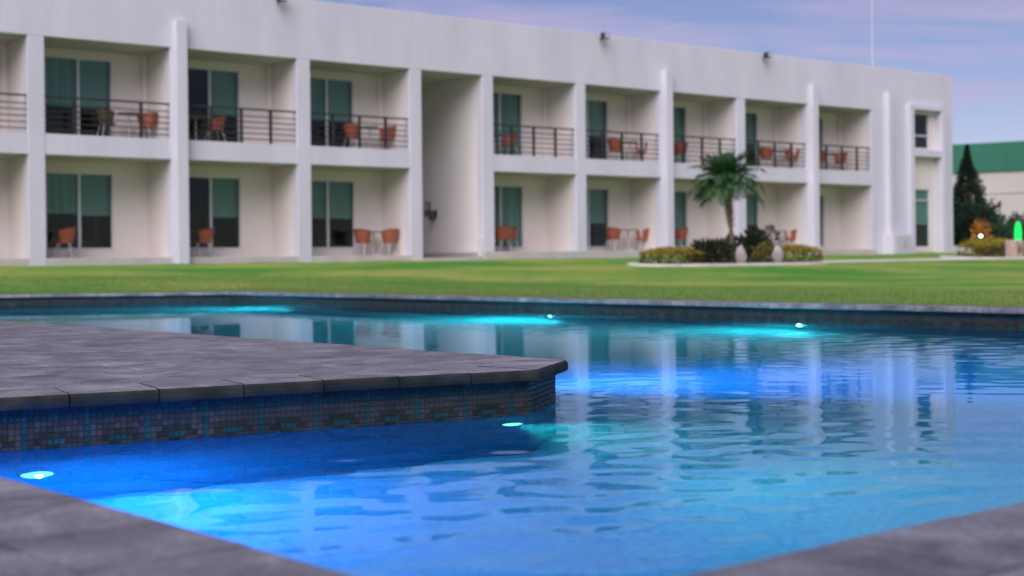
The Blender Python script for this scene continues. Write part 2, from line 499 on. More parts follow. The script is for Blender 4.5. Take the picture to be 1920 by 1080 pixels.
WZ = -0.19
POOL = [(-.02, 1.83), (7.5, 8.1), (-4.54, 22.84), (-11.0, 21.84), (-9.0, 17.57), (.25, 6.43), (.11, 5.89), (-2.39, 4.54)]
POOL = [Vector(p) for p in POOL]
n_ = len(POOL)
def offset_poly(poly, d):                 # d > 0: outwards (poly is counter-clockwise)
    out = []
    n = len(poly)
    for i in range(n):
        a, b, c = poly[i - 1], poly[i], poly[(i + 1) % n]
        d1 = (b - a).normalized(); d2 = (c - b).normalized()
        n1 = Vector((d1.y, -d1.x)); n2 = Vector((d2.y, -d2.x))
        bis = (n1 + n2)
        k = d / max(.25, 1 + n1.dot(n2))
        out.append(b + bis * k)
    return out
LIPW = .30
OUT = offset_poly(POOL, LIPW)
WALL = offset_poly(POOL, .055)

# --- lawn: one sheet from the far side of the pool out to the horizon
inner = []
A0 = OUT[1] + Vector((9, -11)); A1 = OUT[2]; A2 = OUT[3]; A3 = Vector((-16, 18)); A4 = Vector((-40, 8))
chain = [Vector((60, -20)), Vector((30, -20)), A0, OUT[1], A1, A2, A3, A4]
def densify(ch, step):
    r_ = []
    for a, b in zip(ch[:-1], ch[1:]):
        k = max(1, int((b - a).length / step))
        for i in range(k):
            r_.append(a.lerp(b, i / k))
    r_.append(ch[-1]); return r_
inner = densify(chain, .8)
C0 = Vector((1, 9))
def fartarget(p):
    d = (p - C0); an = math.atan2(d.y, d.x)
    return C0 + Vector((math.cos(an), math.sin(an))) * 420
vs = [0] + [(k / 46) ** 3.0 for k in range(1, 47)]
lv, lf = [], []
for p in inner:
    q = fartarget(p)
    for v in vs:
        r_ = p.lerp(q, v); lv.append((r_.x, r_.y, lawn_z(r_.x, r_.y)))
nv = len(vs)
for i in range(len(inner) - 1):
    for j in range(nv - 1):
        lf.append((i * nv + j, i * nv + j + 1, (i + 1) * nv + j + 1, (i + 1) * nv + j))
me = bpy.data.meshes.new('lawn'); me.from_pydata(lv, [], lf); me.materials.append(M['lawn'])
me.polygons.foreach_set('use_smooth', [True] * len(me.polygons))
structure(put('lawn', me))

# --- coping: individual stones round the pool, mitred at the corners
cop = bpy.data.objects.new('pool_coping', None); col.objects.link(cop); structure(cop)
def coping_stone(a0, a1, b0, b1, shaded):
    """a: lip edge, b: outer edge (2d); bullnosed lip"""
    L = (Vector(a1) - Vector(a0)).normalized(); nrm = Vector((-L.y, L.x))    # into the pool
    prof = [(0.0, -.050), (.0, -.050)]
    lip = [(-.012, -.052), (-.002, -.045), (.0, -.030), (-.003, -.012), (-.013, -.002), (-.03, .0)]
    mb = MB(); i0 = 0
    for (A, B) in ((a0, b0), (a1, b1)):
        A = Vector(A); B = Vector(B)
        mb.v.append((B.x, B.y, -.052))
        for (o_, z) in lip:
            p = A + nrm * o_; mb.v.append((p.x, p.y, z))
        mb.v.append((B.x, B.y, 0.0))
    k = len(lip) + 2
    for j in range(k):
        j2 = (j + 1) % k
        mb.f.append((j, j2, k + j2, k + j)); mb.m.append(1 if shaded and j in (1, 2, 3, 4) else 0)  # lip faces get the painted shade
    mb.f.append(tuple(range(k))[::-1]); mb.f.append(tuple(k + j for j in range(k))); mb.m += [1, 1] if shaded else [0, 0]
    return mb
for i in range(n_):
    a, b = POOL[i], POOL[(i + 1) % n_]; oa, ob = OUT[i], OUT[(i + 1) % n_]
    L = (b - a).length; k = max(1, round(L / (.31 if i in (5, 6, 7) else .34)))
    if i == 3:
        k = max(1, round(L / .6))
    dirv = (b - a).normalized(); nout = Vector((dirv.y, -dirv.x))
    g = .003
    for j in range(k):
        s0, s1 = L * j / k + g, L * (j + 1) / k - g
        pa0, pa1 = a + dirv * s0, a + dirv * s1
        pb0 = pa0 + nout * LIPW if j else oa + (ob - oa).normalized() * g
        pb1 = pa1 + nout * LIPW if j < k - 1 else ob - (ob - oa).normalized() * g
        if j == 0: pa0 = a + dirv * g
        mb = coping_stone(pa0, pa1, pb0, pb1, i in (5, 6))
        o = mb.build('coping_stone', [M['deck'], M['lip_shade']], cop)
        o.location.z = R.uniform(-.0015, .0015)

# --- deck pavers
def clip(poly, a, b):                     # keep the left side of a->b
    out = []
    d = b - a
    f = lambda p: d.x * (p.y - a.y) - d.y * (p.x - a.x)
    for i in range(len(poly)):
        p, q = poly[i], poly[(i + 1) % len(poly)]
        fp, fq = f(p), f(q)
        if fp >= 0: out.append(p)
        if fp * fq < 0: out.append(p.lerp(q, fp / (fp - fq)))
    return out
deck = bpy.data.objects.new('pool_deck', None); col.objects.link(deck); structure(deck)
bed = MB()
def pavers(planes, box, size, ang):
    ux = Vector((math.cos(ang), math.sin(ang))); uy = Vector((-ux.y, ux.x))
    (x0, y0, x1, y1) = box
    c = Vector(((x0 + x1) / 2, (y0 + y1) / 2)); rad = Vector((x1 - x0, y1 - y0)).length / 2
    k = int(rad / min(size)) + 2
    rect = [Vector((x0, y0)), Vector((x1, y0)), Vector((x1, y1)), Vector((x0, y1))]
    for i in range(-k, k):
        for j in range(-k, k):
            off = .5 * size[0] if j % 2 else 0
            o_ = c + ux * (i * size[0] + off) + uy * (j * size[1])
            g = .0038
            cell = [o_ + ux * g + uy * g, o_ + ux * (size[0] - g) + uy * g, o_ + ux * (size[0] - g) + uy * (size[1] - g), o_ + ux * g + uy * (size[1] - g)]
            for q in range(4):
                if len(cell) > 2: cell = clip(cell, rect[q], rect[(q + 1) % 4])
            for a, b in planes:
                if len(cell) > 2: cell = clip(cell, a, b)
            if len(cell) < 3: continue
            ar = abs(sum(cell[q].x * cell[(q + 1) % len(cell)].y - cell[(q + 1) % len(cell)].x * cell[q].y for q in range(len(cell)))) / 2
            if ar < .004: continue
            mb = MB().prism([(p.x, p.y) for p in cell], -.05, 0, bevel=.005)
            o = mb.build('paver', M['deck'], deck)
            o.location.z = R.uniform(-.0028, .0022)
def rev(a, b): return (b, a)
g = .003
O = offset_poly(POOL, LIPW + .004)
# peninsula (between its near and far edges)
pl_near = (O[7], O[6]); pl_tip = (O[6], O[5]); pl_far = (O[5], O[4])
ext = (O[6] - O[7]).normalized()
pavers([pl_near, pl_tip, pl_far], (-7.2, 2.6, .6, 14), (.46, .46), AL)
# near left deck: left of the left edge, in front of the peninsula line
def sh(pl, d):
    dv = (pl[1] - pl[0]).normalized(); nn = Vector((dv.y, -dv.x)); return (pl[0] + nn * d, pl[1] + nn * d)
pn = sh(pl_near, .004)
pavers([(O[0], O[7]), (pn[1], pn[0]), (Vector((-.02, 5)), Vector((-.02, -5)))][:2] + [(Vector((O[0].x - .004, -9)), Vector((O[0].x - .004, 9)))], (-5, -1.5, .2, 6), (.46, .46), AL)
pavers([(O[1], O[0]), (Vector((O[0].x, 9)), Vector((O[0].x, -9)))], (-.1, -1.5, 6, 6), (.46, .46), AL)
# mortar bed below the pavers (one sheet each side, outside the pool)
mbd = MB()
mbd.prism([tuple(p) for p in [O[5], O[4], Vector((-30, 17.5)), Vector((-30, -10)), Vector((O[0].x, -10)), O[0], O[7], O[6]]], -.20, -.012)
mbd.prism([tuple(p) for p in [O[0] + Vector((.001, 0)), Vector((O[0].x + .001, -10)), Vector((17, -6)), O[1]]], -.20, -.012)
mbd.build('mortar_bed', mat('mortar', (.07, .065, .065), (.10, .095, .095), scale=6, rough=.9), deck)

# --- pool basin
FZ = -1.30
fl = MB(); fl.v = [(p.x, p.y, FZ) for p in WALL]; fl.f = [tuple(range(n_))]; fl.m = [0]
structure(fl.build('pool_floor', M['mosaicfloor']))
TP = .0215
tile_cols = ['tile_blue', 'tile_teal', 'tile_brown', 'tile_olive']
def tile_kind(c_, r_):
    c_ %= 10
    if r_ < 2: return 0 if c_ else 1
    if c_ == 0: return 1
    if r_ in (2, 3): return 2
    if r_ == 4: return 2 if c_ in (1, 2, 8, 9) else 3
    if r_ == 5:
        return 1 if c_ in (4, 5, 6) else (2 if c_ in (1, 9) else 3)
    return 3 if c_ in (4, 5) else 2
def one_tile(sz):
    mb = MB(); h = sz / 2; b = .0022
    v = [(-h, 0, -h), (h, 0, -h), (h, 0, h), (-h, 0, h), (-h + b, -.0035, -h + b), (h - b, -.0035, -h + b), (h - b, -.0035, h - b), (-h + b, -.0035, h - b)]
    mb.v = v
    for q in ((4, 5, 6, 7), (0, 1, 5, 4), (1, 2, 6, 5), (2, 3, 7, 6), (3, 0, 4, 7)):
        mb.f.append(q); mb.m.append(0)
    return mb
TILE = [one_tile(TP - .0022).mesh('tile', M[k]) for k in tile_cols]
TOPZ = -.052
for i in range(n_):
    a, b = WALL[i], WALL[(i + 1) % n_]
    L = (b - a).length; ang = math.atan2(b.y - a.y, b.x - a.x)
    # local x runs along the wall, local -y... pool side is +y of a->b (counter-clockwise), so turn round
    mb = MB()
    zb = TOPZ - 8 * TP - .001
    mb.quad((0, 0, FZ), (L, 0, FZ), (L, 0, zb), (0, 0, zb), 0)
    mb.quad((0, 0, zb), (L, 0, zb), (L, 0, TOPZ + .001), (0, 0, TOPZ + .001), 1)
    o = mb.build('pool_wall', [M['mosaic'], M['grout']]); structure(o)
    o.location = (b.x, b.y, 0); o.rotation_euler = (0, 0, ang + math.pi)
    nc = int(L / TP)
    cells = []
    for c_ in range(nc):
        for r_ in range(8):
            cells.append((c_, r_))
    if i in (3, 4, 0):
        cells = []
    singles = set()
    if i == 6:                            # the wall nearest the lens: tiles one by one
        vis = [q for q in cells if q[0] >= 31 and q[1] < 7]      # from the left edge of the view rightwards
        singles = set(vis[:300])
    js = MB()
    for (c_, r_) in cells:
        x = (c_ + .5) * TP; z = TOPZ - .001 - (r_ + .5) * TP
        kd = tile_kind(c_, r_)
        if (c_, r_) in singles:
            t = put('tile', TILE[kd], o, loc=(x, -.0005, z))
        else:
            h = (TP - .0022) / 2; bb = .0022; y1 = -.004
            h2 = h - bb
            dz = R.uniform(-.0006, .0006)
            js.quad((x - h2, y1 + dz, z - h2), (x + h2, y1 - dz, z - h2), (x + h2, y1 - dz, z + h2), (x - h2, y1 + dz, z + h2), kd)
            js.quad((x - h, -.0005, z - h), (x + h, -.0005, z - h), (x + h2, y1, z - h2), (x - h2, y1, z - h2), kd)
            js.quad((x - h2, y1, z + h2), (x + h2, y1, z + h2), (x + h, -.0005, z + h), (x - h, -.0005, z + h), kd)
            js.quad((x - h, -.0005, z - h), (x - h2, y1, z - h2), (x - h2, y1, z + h2), (x - h, -.0005, z + h), kd)
            js.quad((x + h2, y1, z - h2), (x + h, -.0005, z - h), (x + h, -.0005, z + h), (x + h2, y1, z + h2), kd)
    if js.f:
        stuff(js.build('tile_band', [M[k] for k in tile_cols], o))

# --- water: real ripples in the mesh
xs = np.arange(-11.2, 7.7, .034); ys = np.arange(1.7, 23.1, .034)
XX, YY = np.meshgrid(xs, ys)
rng = np.random.default_rng(5)
H = np.zeros_like(XX)
def patch(x, y, sc_, seed):
    r = np.random.default_rng(seed); s = np.zeros_like(x)
    for k in range(5):
        th = r.uniform(0, 2 * np.pi); kk = 2 * np.pi / sc_ * r.uniform(.6, 1.5)
        s += np.sin(kk * (np.cos(th) * x + np.sin(th) * y) + r.uniform(0, 7))
    return s / 2.2
mask = np.clip(.62 + .35 * patch(XX, YY, 5.0, 3), .15, 1.3)
mask *= np.clip((XX + 3.2 - .10 * (YY - 6)) / 3.2, .22, 1.15)         # the breeze comes from the right
mask *= np.where(YY > 13, np.clip(1 - (YY - 13) / 9, .38, 1), 1)
for k in range(46):
    lam = rng.uniform(.11, .36); th = rng.normal(1.9, .75)
    amp = .0040 * lam / (2 * np.pi)
    kk = 2 * np.pi / lam
    wob = .35 * patch(XX, YY, 3.5, 100 + k)
    H += amp * np.sin(kk * (np.cos(th) * XX + np.sin(th) * YY) + rng.uniform(0, 7) + wob)
H = H * mask
pp = [(p.x, p.y) for p in offset_poly(POOL, .05)]
inside = np.zeros(XX.shape, bool)
for i in range(n_):
    (xa, ya), (xb, yb) = pp[i], pp[(i + 1) % n_]
    cond = ((ya > YY) != (yb > YY)) & (XX < (xb - xa) * (YY - ya) / ((yb - ya) or 1e-9) + xa)
    inside ^= cond
# keep a quad when any corner is inside: the sheet runs a little into the walls, where it cannot be seen
q = inside[:-1, :-1] | inside[1:, :-1] | inside[:-1, 1:] | inside[1:, 1:]
idx = np.arange(XX.size).reshape(XX.shape)
F4 = np.stack([idx[:-1, :-1][q], idx[:-1, 1:][q], idx[1:, 1:][q], idx[1:, :-1][q]], 1)
used, invx = np.unique(F4.ravel(), return_inverse=True)
V = np.stack([XX.ravel()[used], YY.ravel()[used], (WZ + H).ravel()[used]], 1)
F4 = invx.reshape(-1, 4)
me = bpy.data.meshes.new('pool_water')
me.vertices.add(len(V)); me.vertices.foreach_set('co', V.ravel())
me.loops.add(F4.size); me.loops.foreach_set('vertex_index', F4.ravel().astype(np.int32))
me.polygons.add(len(F4)); me.polygons.foreach_set('loop_start', np.arange(0, F4.size, 4, dtype=np.int32))
me.polygons.foreach_set('use_smooth', np.ones(len(F4), bool))
me.update(calc_edges=True); me.materials.append(M['water'])
structure(put('pool_water', me))
# the body of the water: faintly cloudy, so that the lamp beams show
vm = bpy.data.materials.new('water_body'); vm.use_nodes = True
vt = vm.node_tree; vt.nodes.clear()
vo = N(vt, 'ShaderNodeOutputMaterial'); vp = N(vt, 'ShaderNodeVolumePrincipled')
vp.inputs['Color'].default_value = (.45, .88, 1, 1); vp.inputs['Density'].default_value = .16
vp.inputs['Anisotropy'].default_value = .35
vt.links.new(vp.outputs[0], vo.inputs['Volume'])
vb = MB().prism([tuple(p) for p in offset_poly(POOL, .10)], FZ - .06, WZ - .006)
structure(vb.build('water_body', vm))

# --- underwater lamps
M['lens_blue'] = emis('lamp_lens_blue', (.20, .82, 1.0), 1.5)
M['lens_teal'] = emis('lamp_lens_teal', (.16, .95, .92), 3.2)
def pool_lamp(edge, tpos, depth, label, lens, color, power, yaw=0, pitch=-12, size=.05, spread=150, blend=.9):
    a, b = WALL[edge], WALL[(edge + 1) % n_]
    p = a.lerp(b, tpos); d = (b - a).normalized(); nin = Vector((-d.y, d.x))
    ang = math.atan2(nin.y, nin.x)
    t = thing('pool_lamp', label, 'pool lamp', (p.x, p.y, WZ - depth), ang, 'underwater lamps round the pool')
    def disc(prof, name, mt):
        mb = MB().lathe(prof, 20)
        mb.v = [(v[2], v[0], v[1]) for v in mb.v]
        return mb.build(name, mt, t, smooth=False)
    disc([(size + .009, 0.005), (size + .009, .012), (size + .002, .018), (size + .002, .012)], 'housing', M['dark'])
    disc([(size, .006), (size, .026), (size * .7, .034), (.01, .038)], 'lens', lens)
    l = bpy.data.lights.new('lamp_light', 'SPOT'); l.energy = power; l.color = color; l.spot_size = math.radians(spread)
    l.spot_blend = blend; l.shadow_soft_size = .012
    lo = bpy.data.objects.new('lamp_light', l); col.objects.link(lo); lo.parent = t
    lo.location = (.06, 0, 0)
    dv = Vector((math.cos(math.radians(yaw)) * math.cos(math.radians(pitch)), math.sin(math.radians(yaw)) * math.cos(math.radians(pitch)), math.sin(math.radians(pitch))))
    lo.rotation_euler = dv.to_track_quat('-Z', 'Y').to_euler()
    return t
BL = (.006, .225, 1.0); TL = (.03, .70, .75)
pool_lamp(6, .685, .58, 'glowing lamp under the blue water near the bottom left corner of the peninsula wall', M['lens_blue'], BL, 215, yaw=18, pitch=-6, spread=168, size=.055, blend=.45)
pool_lamp(6, .03, .28, 'cyan lamp under the water at the peninsula corner below the tile band', M['lens_teal'], TL, 115, yaw=24, pitch=-3, spread=100, size=.046)
pool_lamp(4, .832, .38, 'blue lamp on the back side of the peninsula wall, behind the deck tip', M['lens_blue'], BL, 3600, yaw=-33, pitch=-3, spread=55)
pool_lamp(1, .904, .33, 'leftmost of the three small cyan lamps under the far pool wall', M['lens_teal'], TL, 520, yaw=-14, pitch=-10, spread=165, size=.058)
pool_lamp(1, .587, .45, 'middle one of the three small cyan lamps under the far pool wall', M['lens_teal'], TL, 520, yaw=-14, pitch=-10, spread=165, size=.058)
pool_lamp(1, .392, .42, 'rightmost of the three small cyan lamps under the far pool wall', M['lens_teal'], TL, 290, yaw=-10, pitch=-10, spread=165, size=.058)

# ---------------------------------------------------------------- the hotel
PITCH, STW = 3.8496, 2.7357
CL = [k * PITCH for k in range(-2, 4)]                    # column lines of the left wing
CR = [3 * PITCH + STW + k * PITCH for k in range(0, 6)]   # and of the right wing (the last one is the end wall)
hotel = thing('hotel_building', 'long two storey white hotel block with open balconies facing the lawn and pool', 'building', P0, AL)
ZF = {'L': .64, 'R': .74}
Z1T, Z2B, Z2F, Z2T, ZR = 3.28, 3.28, 3.81, 6.28, 8.0
CW = .21
BD = 1.6                                                   # balcony depth
DEEP = 5.5
W = M['white']
def hb(name, x0, x1, y0, y1, z0, z1, mt=W, bevel=0.0, parent=None):
    return MB().box(x0, x1, y0, y1, z0, z1).build(name, mt, parent or hotel, bevel=bevel)
S_L, S_E = CL[0] - .6, 38.66
hb('parapet_wall', S_L, S_E, 0, .25, Z2T, ZR, bevel=.012)
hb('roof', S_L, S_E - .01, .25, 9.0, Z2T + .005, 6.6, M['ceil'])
hb('end_wall', S_E - .25, S_E - .003, .3, 9.0, .2, Z2T)
hb('rear_wall', S_L, S_E - .26, 8.8, 9.0, .2, Z2T)
fin_at = {1: 'L', 8: 'R', 10: 'R'}
for side, cs in (('L', CL), ('R', CR)):
    zf = ZF[side]
    a = cs[0] - CW if side == 'R' else S_L
    b = cs[-1] + CW if side == 'L' else cs[-1]
    hb('floor_slab', a + .01, b - .004, .012, DEEP, Z2B, Z2F, W)
    hb('patio_slab', a + (.0 if side == 'L' else -.0), b + (-.003 if side == 'L' else 0), -.03 if side == 'R' else .006, DEEP, .15, zf, M['floor'], bevel=.01)
    for k, c in enumerate(cs):
        if side == 'R' and k == len(cs) - 1:
            break
        hb('column', c - CW, c + CW, 0, .32, zf - .3 if side == 'L' else zf, Z2T - .002, W, bevel=.008)
        for (z0, z1) in ((zf, Z1T), (Z2F, Z2T)):
            hb('partition_wall', c - CW + .004, c + CW - .004, .32, DEEP, z0 + .001, z1 + .003, M['cream'])
    for k, c in enumerate(cs[:-1]):
        c2 = cs[k + 1]
        for up in (0, 1):
            fz = Z2F if up else zf
            zt = Z2T if up else Z1T
            dz0, dz1 = (Z2F + .06, 6.04) if up else (.87, 2.95)
            s0, s1 = c + .78, c + 2.64
            e0, e1 = c + CW - .004, c2 - CW + .004
            mb = MB()
            mb.box(e0, s0, BD, BD + .15, fz + .001, zt + .002); mb.box(s1, e1, BD, BD + .15, fz + .001, zt + .002)
            mb.box(s0, s1, BD, BD + .15, dz1, zt + .002); mb.box(s0, s1, BD, BD + .15, fz + .001, dz0)
            mb.build('back_wall', M['cream'], hotel)
            if up:
                hb('corner_pipe', e1 - .16, e1 - .001, BD - .12, BD - .001, fz + .001, zt, M['cream'], bevel=.02)
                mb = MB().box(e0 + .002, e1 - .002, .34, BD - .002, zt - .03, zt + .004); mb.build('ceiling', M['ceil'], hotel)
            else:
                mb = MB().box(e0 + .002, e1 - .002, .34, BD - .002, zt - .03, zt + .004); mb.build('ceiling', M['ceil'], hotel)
            # sliding door
            fw = .045; yA = BD + .03
            m_ = (s0 + s1) / 2
            mb = MB()
            mb.box(s0, s1, yA, yA + .07, dz1 - fw, dz1); mb.box(s0, s1, yA - .05, yA + .07, dz0 - .002, dz0 + fw)
            mb.box(s0, s0 + fw, yA, yA + .07, dz0 + fw, dz1 - fw); mb.box(s1 - .03, s1, yA, yA + .07, dz0 + fw, dz1 - fw)
            mb.box(m_ - .035, m_ + .035, yA - .012, yA + .07, dz0 + fw, dz1 - fw)
            dr = mb.build('sliding_door', M['frame'], hotel)
            for (p0, p1, yy) in ((s0 + fw, m_ - .035, .02), (m_ + .035, s1 - .03, .045)):
                MB().box(p0, p1, yA + yy, yA + yy + .008, dz0 + fw, dz1 - fw).build('glass_pane', M['glass'], dr)
            idx_ = (0 if side == 'L' else 20) + k
            R2 = random.Random(idx_ * 7 + up)
            if side == 'L' or k in (1, 3, 5):
                drop = (dz1 - dz0) * (.58 + R2.uniform(-.03, .03))
                if not (side == 'L' and k in (3,) ):
                    MB().box(s0 + .02, m_ - .01, yA + .16, yA + .17, dz1 - drop * (1 if R2.random() < .5 else .96), dz1).build('roller_blind', M['blind'] if side == 'L' and k == 4 else M['curtain'], dr)
                MB().box(m_ + .01, s1 - .02, yA + .16, yA + .17, dz1 - drop, dz1).build('roller_blind', M['blind'], dr)
            else:
                mb = MB(); nseg = 26
                pts = [(s0 + .3 + (s1 - s0 - .32) * q / nseg, yA + .18 + .035 * math.sin(q * 2.1)) for q in range(nseg + 1)]
                for p, q in zip(pts[:-1], pts[1:]):
                    mb.quad((p[0], p[1], dz0 + .05), (q[0], q[1], dz0 + .05), (q[0], q[1], dz1), (p[0], p[1], dz1))
                mb.build('curtain', M['curtain'], dr)
            # the dim room behind
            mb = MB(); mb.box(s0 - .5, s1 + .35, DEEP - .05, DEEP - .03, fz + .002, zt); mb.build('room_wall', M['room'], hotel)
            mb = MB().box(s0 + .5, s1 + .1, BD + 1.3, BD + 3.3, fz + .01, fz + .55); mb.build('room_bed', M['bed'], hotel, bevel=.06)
        # balcony railing
        e0, e1 = c + CW, c2 - CW
        if side == 'R' and k == len(cs) - 2:
            e1 = c2 - .19
        zr = 4.787
        rl = MB().box(e0, e1, .09, .14, zr - .05, zr).build('balcony_railing', M['black'], hotel, bevel=.006)
        for fr_ in (.235, .5, .765):
            x = e0 + (e1 - e0) * fr_
            hb('post', x - .035, x + .035, .085, .145, Z2F + .001, zr - .05, M['black'], parent=rl)
        if c in (CR[1], CR[3], CR[4]):
            x = e0 + .035
            hb('post', x - .025, x + .025, .085, .145, Z2F + .001, zr - .05, M['black'], parent=rl)
        for j in range(5):
            z = Z2F + .12 + j * .158
            MB().tube([(e0, .115, z), (e1, .115, z)], .017, 6, cap=False).build('bar', M['black'], rl)
# projecting fins
for c in (CL[3], CR[2], CR[4], CL[1] - .0):
    hb('fin', c - .15, c + .17, -.24, -.002, .3 if c < 12 else .45, 7.0, W, bevel=.012)
hb('fin', 34.1, 34.36, -.26, -.002, .45, 7.0, W, bevel=.012)
# stair passage
hb('passage_floor', CL[-1] + CW, CR[0] - CW, .02, DEEP, .2, .56, M['floor'])
hb('passage_wall', CL[-1] + CW - .03, CR[0] - CW + .03, 4.0, 4.2, .57, Z2T, M['pale'])
for cc, sg in ((CR[0], -1), (CL[-1], 1)):
    x = cc + sg * CW
    hb('passage_wall', min(x, x - sg * .05), max(x, x - sg * .05) + (0), .325, 3.99, .561, Z2T + .004, M['pale'])
hb('downpipe_cover', CR[0] - CW - .10, CR[0] - CW - .005, .05, .2, .57, 1.2, W, bevel=.02)
# end block with the framed window and door
xa = CR[5] - .2
mb = MB()
mb.box(xa, 35.78, 0, .3, .2, Z2T - .002); mb.box(37.62, S_E, 0, .3, .2, Z2T - .002)
mb.build('end_block_wall', W, hotel)
hb('partition_wall', xa - .002, xa + .25, .3, DEEP, .2, Z2T, M['cream'])
hb('recess_head', 35.78, 37.62, .003, .30, 6.42, Z2T + .001 + .2, W)
RD = .13
mb = MB()
mb.box(35.78, 35.85, RD, RD + .15, .6, 6.42); mb.box(37.25, 37.62, RD, RD + .15, .6, 6.42)
mb.box(35.85, 37.25, RD, RD + .15, 3.2, 4.86); mb.box(35.85, 37.25, RD, RD + .15, 6.36, 6.42); mb.box(35.85, 37.25, RD, RD + .15, .6, .80)
mb.build('recess_wall', M['cream'], hotel)
for x0, x1 in ((35.5, 35.778), (37.622, 37.92)):
    hb('frame_jamb', x0, x1, -.24, -.002, .45, 6.42, W, bevel=.012)
    pass
hb('frame_head', 35.5, 37.92, -.24, -.002, 6.421, 6.62, W, bevel=.012)
hb('window_sill_slab', 35.781, 37.619, -.22, RD - .002, 4.52, 4.80, W, bevel=.01)
def opening(name, x0, x1, z0, z1, bars, curtain):
    fw = .05; y = RD + .04
    mb = MB(); mb.box(x0, x1, y, y + .06, z0, z0 + fw); mb.box(x0, x1, y, y + .06, z1 - fw, z1)
    mb.box(x0, x0 + fw, y, y + .06, z0 + fw, z1 - fw); mb.box(x1 - fw, x1, y, y + .06, z0 + fw, z1 - fw)
    for (a, b, c, d) in bars:
        mb.box(a, b, y - .004, y + .06, c, d)
    o = mb.build(name, M['frame'], hotel)
    MB().box(x0 + fw, x1 - fw, y + .02, y + .028, z0 + fw, z1 - fw).build('glass_pane', M['glass'], o)
    if curtain:
        mb = MB()
        for q in range(18):
            a_, b_ = x0 + .06 + (x1 - x0 - .12) * q / 18, x0 + .06 + (x1 - x0 - .12) * (q + 1) / 18
            ya, yb = y + .065 + .02 * math.sin(q * 1.9), y + .065 + .02 * math.sin((q + 1) * 1.9)
            mb.quad((a_, ya, curtain), (b_, yb, curtain), (b_, yb, z1), (a_, ya, z1))
        mb.build('curtain', M['sheer'], o)
    return o
opening('window', 35.85, 37.25, 4.86, 6.36, [(35.9, 37.2, 5.38, 5.44), (36.27, 36.33, 4.91, 5.38)], 0)
opening('glass_door', 35.85, 37.25, .80, 3.2, [(35.9, 37.2, 2.72, 2.77)], 1.75)
hb('room_wall', 35.3, 38.2, 3.0, 3.1, .3, Z2T, M['room'])
hb('room_wall', 35.3, 38.3, .6, 3.0, 4.0, 4.2, M['room'])
mb = MB().box(33.95, 35.1, -.52, -.002, .4, 1.36)
ub = mb.build('meter_box', W, None, bevel=.012)
ub.parent = None
ub.location = P0; ub.rotation_euler = (0, 0, AL)
tag(ub, 'low white meter cabinet with a grey panel at the foot of the end fin', 'meter cabinet')
MB().box(34.12, 35.04, -.535, -.519, .52, 1.28).build('panel', M['panelgrey'], ub, bevel=.005)
MB().box(34.55, 34.72, -.56, -.534, .80, 1.08).build('dial', M['alu'], ub, bevel=.005)

# things fixed to the hotel
def floodlight(s, label):
    t = thing('floodlight', label, 'floodlight', F(s, -.0, 7.86), AL, 'floodlights along the parapet')
    MB().box(-.13, .13, -.36, -.14, -.05, .15).build('lamp_head', M['dark'], t, bevel=.02)
    MB().box(-.10, .10, -.372, -.358, -.03, .13).build('lens', M['panelgrey'], t)
    MB().tube([(0, .0, -.05), (0, -.10, -.03), (0, -.20, .0)], .025, 8).build('bracket', M['dark'], t)
floodlight(6.89, 'dark floodlight on the parapet cut by the top edge of the photo')
floodlight(19.03, 'small dark floodlight on the parapet above the balconies right of the stair passage')
floodlight(27.03, 'small dark floodlight on the parapet nearest the lightning mast')
t = thing('lightning_mast', 'thin white mast standing on the roof near the right end of the hotel', 'mast', F(34.2, .6, 6.6))
MB().tube([(0, 0, 0), (0, 0, 2.6), (0, 0, 4.9)], [.022, .02, .016], 8).build('pole', W, t)
MB().tube([(0, 0, 4.9), (0, 0, 5.5)], [.012, .004], 6).build('tip', M['alu'], t)
MB().lathe([(.10, 0), (.10, .03), (.05, .05)], 12).build('base_plate', M['alu'], t)
t = thing('wall_telephone', 'grey box on the passage wall', 'wall box', F(CR[0] - CW, 3.05, 2.2), AL)
t['label'] = 'light brown box on the wall inside the stair passage'
MB().box(-.08, -.001, -.14, .14, -.24, .22).build('case', M['table'], t, bevel=.02)
MB().box(-.095, -.079, -.10, .10, -.05, .16).build('cover', M['panelgrey'], t, bevel=.005)
t = thing('wall_lamp', 'black wall lamp beside the brown box in the stair passage', 'wall lamp', F(CR[0] - CW, 2.62, 2.0), AL)
MB().box(-.03, -.001, -.07, .07, -.10, .14).build('wall_plate', M['dark'], t, bevel=.01)
MB().tube([(-.02, 0, .08), (-.12, 0, .10), (-.14, 0, .02)], .016, 8).build('arm', M['dark'], t)
mb = MB().lathe([(.03, .12), (.10, .02), (.11, -.16), (.10, -.2)], 14, c=(-.15, 0, 0)); mb.build('lamp_shade', M['dark'], t, smooth=True)

